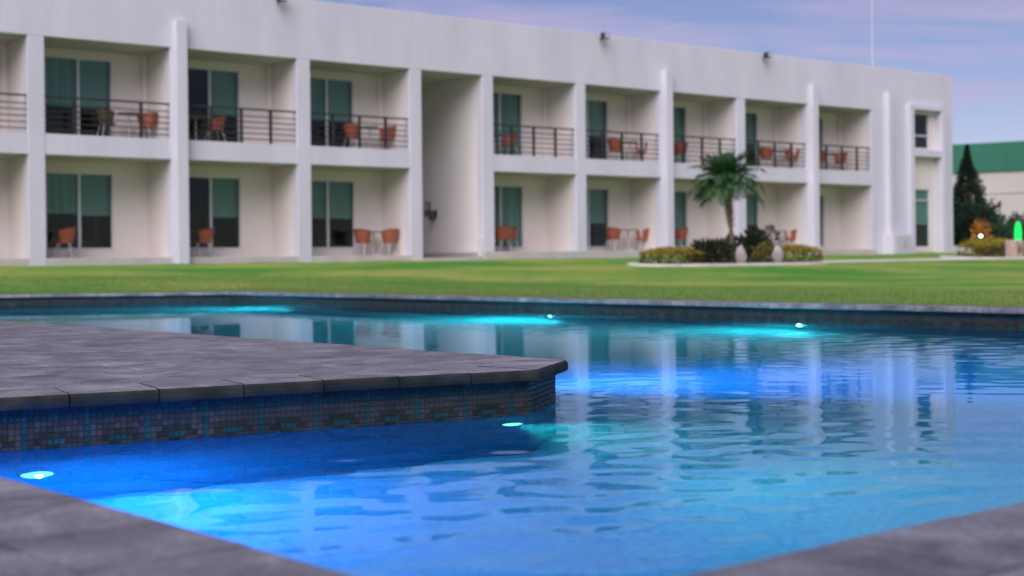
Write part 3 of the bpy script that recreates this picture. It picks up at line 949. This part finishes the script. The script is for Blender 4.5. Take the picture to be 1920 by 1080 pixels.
# ---------------------------------------------------------------- chairs and tables
def shell_mesh():
    mb = MB(); A_, Z_ = 22, 7
    def pt(i, j, off):
        f_ = i / A_; ph = math.radians(-118 + 236 * f_)          # 0 = straight back (+y)
        h = j / Z_
        back = .5 + .5 * math.cos(ph * .78)
        top = .62 + .20 * back ** .8
        z = .40 + (top - .40) * h
        rx = .185 + .105 * h ** .7 + off; ry = .18 + .10 * h ** .7 + off
        return (rx * math.sin(ph), .02 + ry * math.cos(ph), z)
    gi = {}
    for o_, off in ((0, 0.0), (1, -.022)):
        for i in range(A_ + 1):
            for j in range(Z_ + 1):
                gi[o_, i, j] = len(mb.v); mb.v.append(pt(i, j, off))
    for i in range(A_):
        for j in range(Z_):
            mb.f.append((gi[0, i, j], gi[0, i + 1, j], gi[0, i + 1, j + 1], gi[0, i, j + 1])); mb.m.append(0)
            mb.f.append((gi[1, i, j], gi[1, i, j + 1], gi[1, i + 1, j + 1], gi[1, i + 1, j])); mb.m.append(0)
        for j in (0, Z_):
            mb.f.append((gi[0, i, j], gi[1, i, j], gi[1, i + 1, j], gi[0, i + 1, j])); mb.m.append(0)
    for i in (0, A_):
        for j in range(Z_):
            mb.f.append((gi[0, i, j], gi[0, i, j + 1], gi[1, i, j + 1], gi[1, i, j])); mb.m.append(0)
    return mb
def make_chair():
    t = thing('tub_chair', '', 'chair')
    shell_mesh().build('backrest', M['orange'], t, smooth=True)
    MB().lathe([(.17, .385), (.215, .40), (.225, .43), (.20, .452), (.05, .458)], 22, c=(0, 0, 0)).build('seat', M['orange'], t, smooth=True)
    for sx in (-1, 1):
        for sy in (-1, 1):
            MB().tube([(sx * .13, sy * .13, .40), (sx * .20, sy * .20, .16), (sx * .225, sy * .225, 0)], .014, 8).build('leg', M['leg'], t)
    return t
def make_table():
    t = thing('pedestal_table', '', 'table')
    MB().lathe([(.27, .715), (.30, .72), (.30, .738), (.285, .745)], 28).build('tabletop', M['table'], t)
    MB().tube([(0, 0, .02), (0, 0, .716)], .024, 10).build('column', M['leg'], t)
    mb = MB()
    for k in range(4):
        an = math.pi / 4 + k * math.pi / 2
        mb.tube([(0, 0, .05), (.24 * math.cos(an), .24 * math.sin(an), .016)], [.02, .013], 6)
    mb.build('foot', M['leg'], t)
    return t
chair0 = table0 = None
def place(kind, s, d, up, side, face, label):
    global chair0, table0
    z = Z2F if up else ZF[side]
    if kind == 'c':
        if chair0 is None: chair0 = o = make_chair()
        else: o = copy_tree(chair0)
        o['group'] = 'orange chairs on the patios and balconies'
    else:
        if table0 is None: table0 = o = make_table()
        else: o = copy_tree(table0)
        o['group'] = 'small round tables on the patios and balconies'
    o.location = F(s, d, z + .001)
    # face: direction the sitter looks, degrees from +s (facade right) counter-clockwise; local front is -y
    o.rotation_euler = (0, 0, AL + math.radians(face + 90))
    o['label'] = label
    if label.startswith('dark brown'):
        for ch in o.children:
            if ch.name.startswith(('backrest', 'seat')):
                ch.data = ch.data.copy(); ch.data.materials[0] = M['brown']  # darker colour stands in for the shade before the glass
FURN = [
 ('c', .98, .80, 0, 'L', 150, 'orange chair on the leftmost ground floor patio, in front of the dark sliding door'),
 ('t', .50, 1.0, 0, 'L', 0, 'round table half hidden by the leftmost column beside the orange chair on the ground floor'),
 ('c', 4.92, .80, 0, 'L', 150, 'orange chair on the ground floor patio just right of the tall left fin'),
 ('t', 4.48, 1.0, 0, 'L', 0, 'round table on the ground floor patio just right of the tall left fin'),
 ('c', 10.28, 1.05, 0, 'L', 20, 'left of two orange chairs on the ground patio left of the stair passage'),
 ('t', 10.70, 1.10, 0, 'L', 0, 'round table between two orange chairs on the ground floor patio left of the stair passage'),
 ('c', 11.06, .78, 0, 'L', 100, 'right of two orange chairs on the ground patio left of the stair passage'),
 ('c', 15.36, .80, 0, 'R', 95, 'left of two overlapping orange chairs on the patio right of the stair passage'),
 ('c', 15.98, 1.15, 0, 'R', 200, 'right of two overlapping orange chairs on the patio right of the stair passage'),
 ('t', 15.35, 1.32, 0, 'R', 0, 'round table behind the two overlapping orange chairs right of the stair passage'),
 ('c', 20.38, .95, 0, 'R', 10, 'orange chair left of its table on the ground floor patio left of the middle fin'),
 ('t', 21.05, .95, 0, 'R', 0, 'round table on the ground floor patio left of the middle fin'),
 ('c', 21.68, .90, 0, 'R', 165, 'orange chair on the ground floor patio, right of its table against the middle fin'),
 ('c', 23.45, .80, 0, 'R', 100, 'orange chair on the ground floor patio between the middle fin and the palm'),
 ('t', 28.80, .95, 0, 'R', 0, 'round table on the ground floor patio right of the palm'),
 ('c', 29.40, .85, 0, 'R', 160, 'orange chair on the ground floor patio right of the palm, above the yellow hedge'),
 ('c', 2.24, .95, 1, 'L', 0, 'dark brown chair, shade put into its colour, before the glass door on the leftmost upper balcony'),
 ('t', 2.84, .95, 1, 'L', 0, 'round table on the leftmost upper balcony'),
 ('c', 3.36, .95, 1, 'L', 215, 'orange chair behind the railing at the right of the leftmost upper balcony'),
 ('t', 4.80, .95, 1, 'L', 0, 'round table on the upper balcony just right of the tall left fin'),
 ('c', 5.36, .90, 1, 'L', 180, 'orange chair seen from the side on the upper balcony right of the tall left fin'),
 ('c', 9.90, .95, 1, 'L', 0, 'left one of two orange chairs on the upper balcony left of the stair passage'),
 ('t', 10.50, .95, 1, 'L', 0, 'round table between two orange chairs on the upper balcony left of the stair passage'),
 ('c', 11.10, .95, 1, 'L', 180, 'right one of two orange chairs on the upper balcony left of the stair passage'),
 ('c', 15.85, .95, 1, 'R', 180, 'orange chair before the glass door on the upper balcony right of the stair passage'),
 ('t', 15.25, .95, 1, 'R', 0, 'round table on the upper balcony right of the stair passage'),
 ('c', 20.53, .95, 1, 'R', 0, 'left one of two orange chairs on the upper balcony left of the middle fin'),
 ('t', 21.2, .95, 1, 'R', 0, 'round table between two orange chairs on the upper balcony left of the middle fin'),
 ('c', 21.8, .95, 1, 'R', 180, 'right one of two orange chairs on the upper balcony left of the middle fin'),
 ('c', 23.54, .85, 1, 'R', 80, 'orange chair on the upper balcony between the middle fin and the palm crown'),
 ('c', 28.23, .95, 1, 'R', 0, 'left one of two orange chairs on the upper balcony right of the palm crown'),
 ('t', 29.0, .95, 1, 'R', 0, 'round table between two orange chairs on the upper balcony right of the palm crown'),
 ('c', 29.25, .60, 1, 'R', 200, 'right one of two orange chairs on the upper balcony right of the palm crown'),
 ('c', 31.30, .95, 1, 'R', 0, 'orange chair at the door of the rightmost upper balcony'),
 ('t', 32.0, .95, 1, 'R', 0, 'round table on the rightmost upper balcony'),
 ('c', 32.55, .95, 1, 'R', 180, 'orange chair right of the table on the rightmost upper balcony'),
]
for fset in FURN:
    place(*fset)

# ---------------------------------------------------------------- garden
def G(s, t, dz=0.0):
    p = F(s, -t); return Vector((p.x, p.y, lawn_z(p.x, p.y) + dz))
# leaf helpers
def leaf(mb, c, d, L, wd, up, m=0):
    d = d.normalized(); s_ = d.cross(up)
    if s_.length < .05: s_ = d.cross(Vector((1, 0, 0)))
    s_ = s_.normalized() * wd * .5
    mid = c + d * L * .45 + up * L * .05; tip = c + d * L - up * L * .08
    i = len(mb.v); mb.v += [tuple(c), tuple(mid + s_), tuple(tip), tuple(mid - s_)]
    mb.f.append((i, i + 1, i + 2, i + 3)); mb.m.append(m)
def rvec(r):
    while 1:
        v = Vector((r.uniform(-1, 1), r.uniform(-1, 1), r.uniform(-1, 1)))
        if .05 < v.length < 1: return v.normalized()
def shrub(name, label, cat, loc, size, n, mats, seed, L=(.10, .2), wd=.4, upbias=.4, group=None, hollow=.55, stems=6):
    r = random.Random(seed); t = thing(name, label, cat, loc, 0, group)
    mb = MB()
    lob = [(Vector((r.uniform(-.5, .5), r.uniform(-.5, .5), r.uniform(.3, .75))), r.uniform(.32, .55)) for _ in range(9)]
    for _ in range(n):
        c_, rad = r.choice(lob)
        v = rvec(r); p = c_ + v * rad * r.uniform(hollow, 1.0)
        if p.z < .02: continue
        P_ = Vector((p.x * size[0], p.y * size[1], p.z * size[2]))
        d = (v + Vector((0, 0, upbias)) + rvec(r) * .6)
        ln = r.uniform(*L)
        leaf(mb, P_, d, ln, ln * wd, rvec(r), r.randrange(len(mats)))
    mb.build('foliage', mats, t)
    mb = MB()
    for k in range(stems):
        a = r.uniform(0, 6.28)
        mb.tube([(0.05 * math.cos(a), .05 * math.sin(a), -.04), (size[0] * .25 * math.cos(a), size[1] * .25 * math.sin(a), size[2] * .6)], [.02, .008], 5)
    mb.build('stem', M['bark'], t)
    return t
def hedge(label, loc, rz, lx, ly, h, n, seed, group):
    r = random.Random(seed); t = thing('clipped_hedge', label, 'hedge', loc, rz, group)
    mb = MB()
    for _ in range(n):
        f_ = r.random()
        x = r.uniform(-.5, .5) * lx; y = r.uniform(-.5, .5) * ly
        bul = 1 - .10 * abs(math.sin(x * 5 + seed)) - .08 * abs(math.sin(x * 11))
        edge = max(abs(x) / lx, abs(y) / ly) * 2
        top = h * bul * (1 - .35 * max(0, edge - .6) / .4)
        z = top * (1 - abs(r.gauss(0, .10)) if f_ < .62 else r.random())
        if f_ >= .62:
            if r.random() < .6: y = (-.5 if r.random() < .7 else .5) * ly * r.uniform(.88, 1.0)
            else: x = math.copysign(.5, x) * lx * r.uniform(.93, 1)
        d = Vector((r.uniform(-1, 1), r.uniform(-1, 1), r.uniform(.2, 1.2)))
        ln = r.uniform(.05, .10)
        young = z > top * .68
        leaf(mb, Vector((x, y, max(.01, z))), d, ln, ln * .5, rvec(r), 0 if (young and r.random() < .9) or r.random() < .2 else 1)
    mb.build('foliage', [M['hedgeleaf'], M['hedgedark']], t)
    mb = MB()
    for k in range(max(3, int(lx / .3))):
        x = (-.45 + .9 * k / max(1, int(lx / .3) - 1)) * lx
        mb.tube([(x, 0, -.03), (x + r.uniform(-.1, .1), r.uniform(-.1, .1), h * .7)], [.018, .008], 5)
    mb.build('stem', M['bark'], t)
    return t
def ground_prism(name, pts, dz0, dz1, mt, bevel=0, parent=None):
    """pts in facade coordinates (s, t); follows the lawn"""
    mb = MB(); n = len(pts)
    g_ = [G(*p) for p in pts]
    a = sum(g_[k].x * g_[(k + 1) % n].y - g_[(k + 1) % n].x * g_[k].y for k in range(n))
    if a < 0: g_ = g_[::-1]
    mb.v = [(p.x, p.y, p.z + dz0) for p in g_] + [(p.x, p.y, p.z + dz1) for p in g_]
    for k in range(n):
        k2 = (k + 1) % n; mb.f.append((k, k2, n + k2, n + k)); mb.m.append(0)
    mb.f.append(tuple(n + k for k in range(n))); mb.m.append(0)
    return mb.build(name, mt, parent, bevel=bevel)
# island bed with a pale curb
def blob(cs, ct, a, b, n=40, sq=2.6, ph=0):
    out = []
    for k in range(n):
        an = 2 * math.pi * k / n
        c_, s_ = math.cos(an), math.sin(an)
        out.append((cs + a * math.copysign(abs(c_) ** (2 / sq), c_), ct + b * math.copysign(abs(s_) ** (2 / sq), s_) * (1 + .10 * math.sin(2 * an + ph))))
    return out
def curb_ring(label, cs, ct, a, b, wd=.14, h=.065, segs=44, ph=0):
    t = thing('bed_edging', label, 'garden edging', G(cs, ct), 0, 'pale edging of the planting beds')
    o_, i_ = blob(cs, ct, a, b, segs, ph=ph), blob(cs, ct, a - wd, b - wd, segs, ph=ph)
    c0 = G(cs, ct)
    for k in range(0, segs, 2):
        k1, k2 = (k + 1) % segs, (k + 2) % segs
        mb = MB()
        q = [o_[k], o_[k1], o_[k2], i_[k2], i_[k1], i_[k]]
        g_ = [G(*p) for p in q]
        cen = sum(g_, Vector()) / 6
        g_ = [cen + (p - cen) * .985 for p in g_]
        ar = sum(g_[j].x * g_[(j + 1) % 6].y - g_[(j + 1) % 6].x * g_[j].y for j in range(6))
        if ar < 0: g_ = g_[::-1]
        mb.v = [(p.x - c0.x, p.y - c0.y, p.z - c0.z - .05) for p in g_] + [(p.x - c0.x, p.y - c0.y, p.z - c0.z + h) for p in g_]
        for j in range(6):
            j2 = (j + 1) % 6; mb.f.append((j, j2, 6 + j2, 6 + j)); mb.m.append(0)
        mb.f.append(tuple(6 + j for j in range(6))); mb.m.append(0)
        mb.build('edging_stone', M['concrete'], t, bevel=.008)
    return t
curb_ring('pale concrete edging round the island bed under the palm', 16.87, 7.9, 3.62, 1.2, ph=.6)
structure(ground_prism('bed_soil', blob(16.87, 7.9, 3.45, 1.03, 44, ph=.6), -.05, .055, M['soil']))
curb_ring('pale concrete edging of the bed at the right edge of the photo', 32.6, 6.5, 3.3, 1.3, ph=1.2)
structure(ground_prism('bed_soil', blob(32.6, 6.5, 3.13, 1.13, 44, ph=1.2), -.05, .055, M['soil']))
# concrete path between the beds
pth = []
for k in range(13):
    s = 20.4 + (29.5 - 20.4) * k / 12; pth.append((s, 7.3 - .04 * k))
structure(ground_prism('garden_path', pth + [(s, t + .75) for s, t in pth[::-1]], -.05, .03, M['concrete']))

# palm
def make_palm():
    base = G(17.26, 7.6)
    t = thing('date_palm', 'small pygmy date palm with arching fronds in the island bed', 'palm tree', base)
    H_ = 2.34; r = random.Random(3)
    mb = MB(); pts, rad = [], []
    for k in range(15):
        f_ = k / 14
        pts.append((-.20 * f_ ** 1.6, .05 * math.sin(f_ * 3), -.06 + (H_ + .06) * f_))
        rad.append(.058 + .010 * (k % 2) + .085 * max(0, (f_ - .45) / .55) ** 1.1 + (.03 if k == 0 else 0))
    mb.tube(pts, rad, 12)
    for k in range(90):                   # old leaf stubs, thicker towards the crown
        f_ = .45 + .55 * (k / 90) ** .8; a = k * 2.4
        p = Vector((-.20 * f_ ** 1.6, .05 * math.sin(f_ * 3), H_ * f_)); d = Vector((math.cos(a), math.sin(a), .9)).normalized()
        rr = .06 + .06 * max(0, (f_ - .5) / .5)
        mb.tube([p + d * rr * .4, p + Vector((math.cos(a), math.sin(a), 0)) * rr + d * .11], [.022, .012], 4)
    mb.build('trunk', M['trunk'], t)
    top = Vector(pts[-1])
    nf = 50
    for k in range(nf):
        a = k * 2.39996 + r.uniform(-.2, .2)
        f_ = k / (nf - 1)
        el = math.radians(80 - 88 * f_ ** .85 + r.uniform(-6, 6))
        L_ = r.uniform(.85, 1.35) * (1.0 if f_ > .2 else .85)
        droop = .75 + .9 * f_ + r.uniform(-.15, .25)
        d = Vector((math.cos(a) * math.cos(el), math.sin(a) * math.cos(el), math.sin(el)))
        mb = MB(); P_ = top + Vector((math.cos(a), math.sin(a), 0)) * .05; pp_ = [P_.copy()]
        ns = 16
        for j in range(ns):
            d = (d + Vector((0, 0, -1)) * droop * (j / ns) * .16).normalized()
            P_ = P_ + d * L_ / ns; pp_.append(P_.copy())
        mb.tube(pp_, [.014 * (1 - .8 * q / ns) for q in range(ns + 1)], 4)
        for j in range(3, ns + 1):
            dd = (pp_[j] - pp_[j - 1]).normalized()
            sd_ = dd.cross(Vector((0, 0, 1)))
            if sd_.length < .05: sd_ = Vector((math.sin(a), -math.cos(a), 0))
            sd_.normalize(); upv = sd_.cross(dd)
            ll = .30 * math.sin(math.pi * min(.97, (j - 1) / ns + .1)) ** .6 + .05
            for sg in (-1, 1):
                for h_ in (0, .5):
                    c_ = pp_[j].lerp(pp_[j - 1], h_)
                    leaf(mb, c_, sd_ * sg * .85 + dd * .75 + upv * .15 + Vector((0, 0, -.25)) + rvec(r) * .3, ll * r.uniform(.9, 1.15), .042, upv)
        mb.build('frond', M['palmleaf'], t)
    return t
make_palm()
shrub('bushy_plant', 'dark green leafy plant at the left side of the palm', 'plant', G(15.7, 7.9, .04), (.48, .45, .56), 480, [M['darkleaf'], M['purpleleaf']], 11, L=(.10, .22), group='dark shrubs in the island bed')
shrub('bushy_plant', 'dark purple tinged shrub in front of the palm trunk', 'plant', G(16.25, 8.1, .04), (.85, .5, .64), 1200, [M['darkleaf'], M['purpleleaf'], M['purpleleaf']], 12, L=(.09, .2), group='dark shrubs in the island bed')
shrub('bushy_plant', 'dark shrub between palm trunk and the pointed white stone', 'plant', G(18.0, 7.1, .04), (.7, .5, .68), 700, [M['darkleaf'], M['purpleleaf']], 13, L=(.10, .22), group='dark shrubs in the island bed')
shrub('bushy_plant', 'tall dark shrub right of the palm with green top leaves', 'plant', G(18.30, 7.7, .04), (.6, .5, .86), 800, [M['darkleaf'], M['purpleleaf'], M['darkleaf']], 14, L=(.12, .24), group='dark shrubs in the island bed')
shrub('bushy_plant', 'small brown and green plant between the two white stones', 'plant', G(17.36, 8.4, .04), (.36, .3, .5), 260, [M['hedgedark'], M['hedgeleaf'], M['purpleleaf']], 15, L=(.06, .12), group='dark shrubs in the island bed')
shrub('bushy_plant', 'low yellow green plant left of the rounded white stone', 'plant', G(18.2, 8.1, .04), (.34, .3, .6), 240, [M['hedgeleaf'], M['hedgedark']], 16, L=(.05, .1), group='dark shrubs in the island bed')
hedge('low yellow green clipped hedge at the left end of the island bed', G(14.62, 7.8, .03), AL, 1.75, .75, .46, 2600, 1, 'yellow green hedges')
hedge('yellow green clipped hedge at the right end of the island bed', G(19.6, 7.8, .03), AL, 1.75, .75, .50, 2400, 2, 'yellow green hedges')
hedge('yellow green clipped hedge in the bed at the right edge of the photo', G(31.4, 6.6, .03), AL, 2.6, 1.0, .66, 4200, 3, 'yellow green hedges')
def boulder(label, loc, size, seed, mt, pointed=0.0, name='standing_stone', cat='stone', group='pale stones in the beds'):
    bm = bmesh.new(); bmesh.ops.create_icosphere(bm, subdivisions=4, radius=1)
    for v in bm.verts:
        p = v.co.copy()
        n1 = mnoise.noise(p * 1.3 + Vector((seed, 0, 0))) * .22 + mnoise.noise(p * 3.1 + Vector((0, seed, 0))) * .09
        p *= 1 + n1
        if pointed and p.z > 0:
            k = 1 - pointed * p.z; p.x *= k; p.y *= k
        v.co = Vector((p.x * size[0], p.y * size[1], (p.z + .85) * size[2]))
    me = bpy.data.meshes.new(name); bm.to_mesh(me); bm.free(); me.materials.append(mt)
    me.polygons.foreach_set('use_smooth', [True] * len(me.polygons))
    o = put(name, me, loc=loc); tag(o, label, cat, group); return o
boulder('tall pointed white stone in front of the palm shrubs', G(16.6, 8.5, .03), (.165, .13, .29), 3, M['stone'], .45)
boulder('rounded upright white stone left of the right hedge', G(18.11, 8.5, .03), (.16, .14, .27), 8, M['stone'], .15)

# bed at the right edge of the photo
shrub('croton_plant', 'yellow and orange leaved croton lit by the white garden lamp', 'plant', G(32.1, 5.8, .05), (.42, .4, 1.1), 300, [M['croton']], 21, L=(.12, .26), wd=.42)
t = thing('garden_spotlight', 'small glowing white garden lamp in front of the croton', 'garden lamp', G(31.46, 6.15, .0), AL)
MB().tube([(0, 0, -.03), (0, 0, .60)], .018, 8).build('stake', M['dark'], t)
M['whitelens'] = emis('lamp_lens_white', (.85, .95, 1.0), 5)
MB().lathe([(.03, .58), (.08, .62), (.085, .70), (.05, .73)], 14).build('housing', M['dark'], t)
mb = MB().lathe([(.02, .71), (.045, .73), (.05, .77), (.035, .80), (.01, .815)], 14); mb.build('lens', M['whitelens'], t, smooth=True)
l = bpy.data.lights.new('lamp_light', 'POINT'); l.energy = .4; l.color = (1, .9, .7); l.shadow_soft_size = .08
lo = bpy.data.objects.new('lamp_light', l); col.objects.link(lo); lo.parent = t; lo.location = (-.02, .28, .88)
t = thing('green_lamp', 'tall narrow green glowing garden lamp at the right edge of the photo', 'garden lamp', G(33.7, 6.2, .03), AL)
M['greenlens'] = emis('lamp_lens_green', (.02, .75, .13), .95)
MB().lathe([(.13, .0), (.13, .04), (.06, .06), (.05, .42), (.10, .45), (.10, .48)], 16).build('stand', M['dark'], t)
MB().lathe([(.09, .48), (.125, .62), (.13, .85), (.11, 1.08), (.07, 1.22), (.02, 1.27)], 18).build('lens', M['greenlens'], t, smooth=True)
MB().lathe([(.03, 1.268), (.035, 1.29), (.01, 1.32)], 12).build('cap', M['dark'], t)
def block(label, s, t_, wd, h, mt, seed):
    t = thing('stone_block', label, 'stone block', G(s, t_, .02), AL, 'stone blocks at the right bed')
    r = random.Random(seed)
    mb = MB().box(-wd / 2, wd / 2, -.2, .2, -.04, h); mb.build('body', mt, t, bevel=.03)
    mb = MB().lathe([(.05, 0), (.11, .0), (.11, .025), (.05, .025)], 16)
    mb.v = [(v[0] * .8, -.2 - v[2] + .004, h * .5 + v[1] * 1.25) for v in mb.v]
    mb.build('carving', M['trunk'], t)
block('pale carved stone block in front of the green lamp', 31.57, 7.4, .50, .62, M['pinkstone'], 1)
block('reddish stone block cut by the right edge of the photo', 32.3, 7.4, .5, .6, mat('red_stone', (.26, .14, .11), (.36, .2, .16), scale=6, rough=.9, bump=.5), 2)
shrub('bushy_plant', 'round dark green bush behind the green lamp', 'plant', G(35.0, 5.0, .0), (.95, .8, 1.55), 1300, [M['darkleaf'], M['palmleaf']], 23, L=(.10, .2), group='dark shrubs behind the right bed')
shrub('bushy_plant', 'low dark bush between the croton and the green lamp', 'plant', G(34.0, 5.0, .0), (.9, .7, 1.0), 1200, [M['darkleaf']], 24, L=(.10, .2), group='dark shrubs behind the right bed')

# trees beyond the end of the hotel
def conifer(label, loc, h, rad, n, seed, name='cypress_tree', cat='tree', taper=1.0):
    r = random.Random(seed); t = thing(name, label, cat, loc, 0, 'dark trees at the end of the hotel')
    mb = MB(); pts = [(0, 0, -.1), (r.uniform(-.05, .05), r.uniform(-.05, .05), h * .5), (0, 0, h * .96)]
    mb.tube(pts, [.10, .06, .01], 8); 
    for k in range(40):
        z = h * (.06 + .85 * r.random()); a = r.uniform(0, 6.28); rr = rad * (1 - z / h) ** taper * .8
        mb.tube([(0, 0, z), (rr * math.cos(a), rr * math.sin(a), z + rr * .5)], [.018, .005], 4)
    mb.build('trunk', M['bark'], t)
    mb = MB()
    for _ in range(n):
        f_ = r.random() ** 1.25; a = r.uniform(0, 6.28)
        lump = 1 + .22 * math.sin(3 * a + f_ * 17 + seed) + .14 * math.sin(7 * a - f_ * 31)
        prof = (1 - f_) ** taper * (1 if f_ > .07 else .7 + f_ * 4.2)
        rr = rad * (prof * lump) * r.uniform(.45, 1.05) + .03
        P_ = Vector((rr * math.cos(a), rr * math.sin(a), .04 + f_ * h * .97))
        d = Vector((math.cos(a), math.sin(a), 1.1)) + rvec(r) * .5
        ln = r.uniform(.13, .28) * (1 - .55 * f_)
        leaf(mb, P_, d, ln, ln * .35, rvec(r))
    mb.build('crown', M['cypleaf'], t)
    return t
def gz(x, y): return Vector((x, y, lawn_z(x, y)))
conifer('tall narrow dark cypress at the right end of the hotel', gz(20.85, 65), 4.95, 1.7, 14000, 4, taper=1.3)
shrub('tall_shrub', 'dark shrub filling the corner between hotel end and the cypress', 'shrub', gz(19.75, 64.6), (1.0, .9, 2.7), 3600, [M['cypleaf'], M['darkleaf']], 31, L=(.12, .3), group='dark trees at the end of the hotel')
shrub('tall_shrub', 'brownish dark shrub on the right side of the cypress', 'shrub', gz(22.05, 65.5), (.62, .6, 2.0), 1500, [M['darkleaf'], M['purpleleaf']], 32, L=(.12, .28), group='dark trees at the end of the hotel')
shrub('tall_shrub', 'low black green shrub before the warehouse wall, right of the cypress', 'shrub', gz(22.9, 63.5), (.95, .8, 1.1), 1300, [M['cypleaf'], M['darkleaf']], 33, L=(.12, .25), group='dark trees at the end of the hotel')
shrub('tall_shrub', 'dark shrub at the foot of the cypress, left of the croton', 'shrub', gz(20.5, 63.2), (1.35, .7, 1.9), 2900, [M['cypleaf'], M['cypleaf'], M['darkleaf']], 34, L=(.12, .25), group='dark trees at the end of the hotel')
o = MB().box(-1.7, 1.7, -.1, .1, -.2, .26).build('low_garden_wall', M['concrete'], None, bevel=.01)
o.location = gz(20.2, 61.5); o.rotation_euler = (0, 0, .1)
tag(o, 'low pale garden wall beneath the cypress and dark shrubs', 'low wall')
boulder('small round pale stone beside the dark shrubs at the hotel end', gz(20.9, 60.6), (.24, .22, .26), 5, M['stone'])

# warehouse
wa = Vector((27.6, 92.5, 0)); wb = Vector((60.0, 71.0, 0)); wd_ = (wb - wa); wl_ = wd_.length; wr = math.atan2(wd_.y, wd_.x)
t = thing('warehouse_building', 'warehouse with beige wall and green metal top behind the garden', 'warehouse', (wa.x, wa.y, 0), wr)
MB().box(-3, wl_, 0, 30, -.2, 4.32).build('wall', M['warewall'], t)
MB().box(-3, wl_, .004, 30, 4.37, 5.74).build('wall', M['warewall'], t)
MB().box(-3, wl_, .05, 30, 4.32, 4.37).build('joint', M['table'], t)
for k in range(int(wl_ / 2.5) + 2):
    x = -3 + k * 2.5
    mb = MB(); mb.box(x, x + 2.49, -.10, -.02, 5.76, 7.62)
    mb.build('cladding_panel', M['greenroof'], t)
MB().box(-3, wl_, -.019, 30, 5.745, 7.5).build('roof', M['greenroof'], t)

# ---------------------------------------------------------------- grass blades along the coping and beds
gr = np.random.default_rng(2)
def blades():
    pts = []
    a, b, c = OUT[1], OUT[2], OUT[3]
    for (p, q, n) in ((a, b, 75000), (b, c, 26000)):
        L = (q - p).length; d = (q - p) / L; nn = Vector((d.y, -d.x))
        u = gr.random(n) * L; v = .0 + np.abs(gr.random(n)) ** 1.7 * 5.5 + .005
        for i in range(n):
            w_ = p + d * u[i] + nn * v[i]
            pts.append((w_.x, w_.y))
    d1 = (b - a).normalized(); d2 = (c - b).normalized()
    a1 = math.atan2(-d1.x, d1.y); a2 = math.atan2(-d2.x, d2.y)
    if a2 < a1: a2 += 2 * math.pi
    for i in range(9000):                 # the outer corner
        an = gr.uniform(a1, a2); rr = 5.5 * gr.random() ** .85
        pts.append((b.x + math.cos(an) * rr, b.y + math.sin(an) * rr))
    V_, F_ = [], []
    k = 0
    for (x, y) in pts:
        z = lawn_z(x, y) - .004
        an = gr.uniform(0, 6.28); h = gr.uniform(.022, .055); le = gr.uniform(0, .03); wd = .004
        dx, dy = math.cos(an), math.sin(an); ax = gr.uniform(0, 6.28)
        V_ += [(x - dx * wd, y - dy * wd, z), (x + dx * wd, y + dy * wd, z), (x + math.cos(ax) * le, y + math.sin(ax) * le, z + h)]
        F_.append((k, k + 1, k + 2)); k += 3
    me = bpy.data.meshes.new('grass'); me.from_pydata(V_, [], F_); me.materials.append(M['blade'])
    stuff(put('grass', me))
blades()
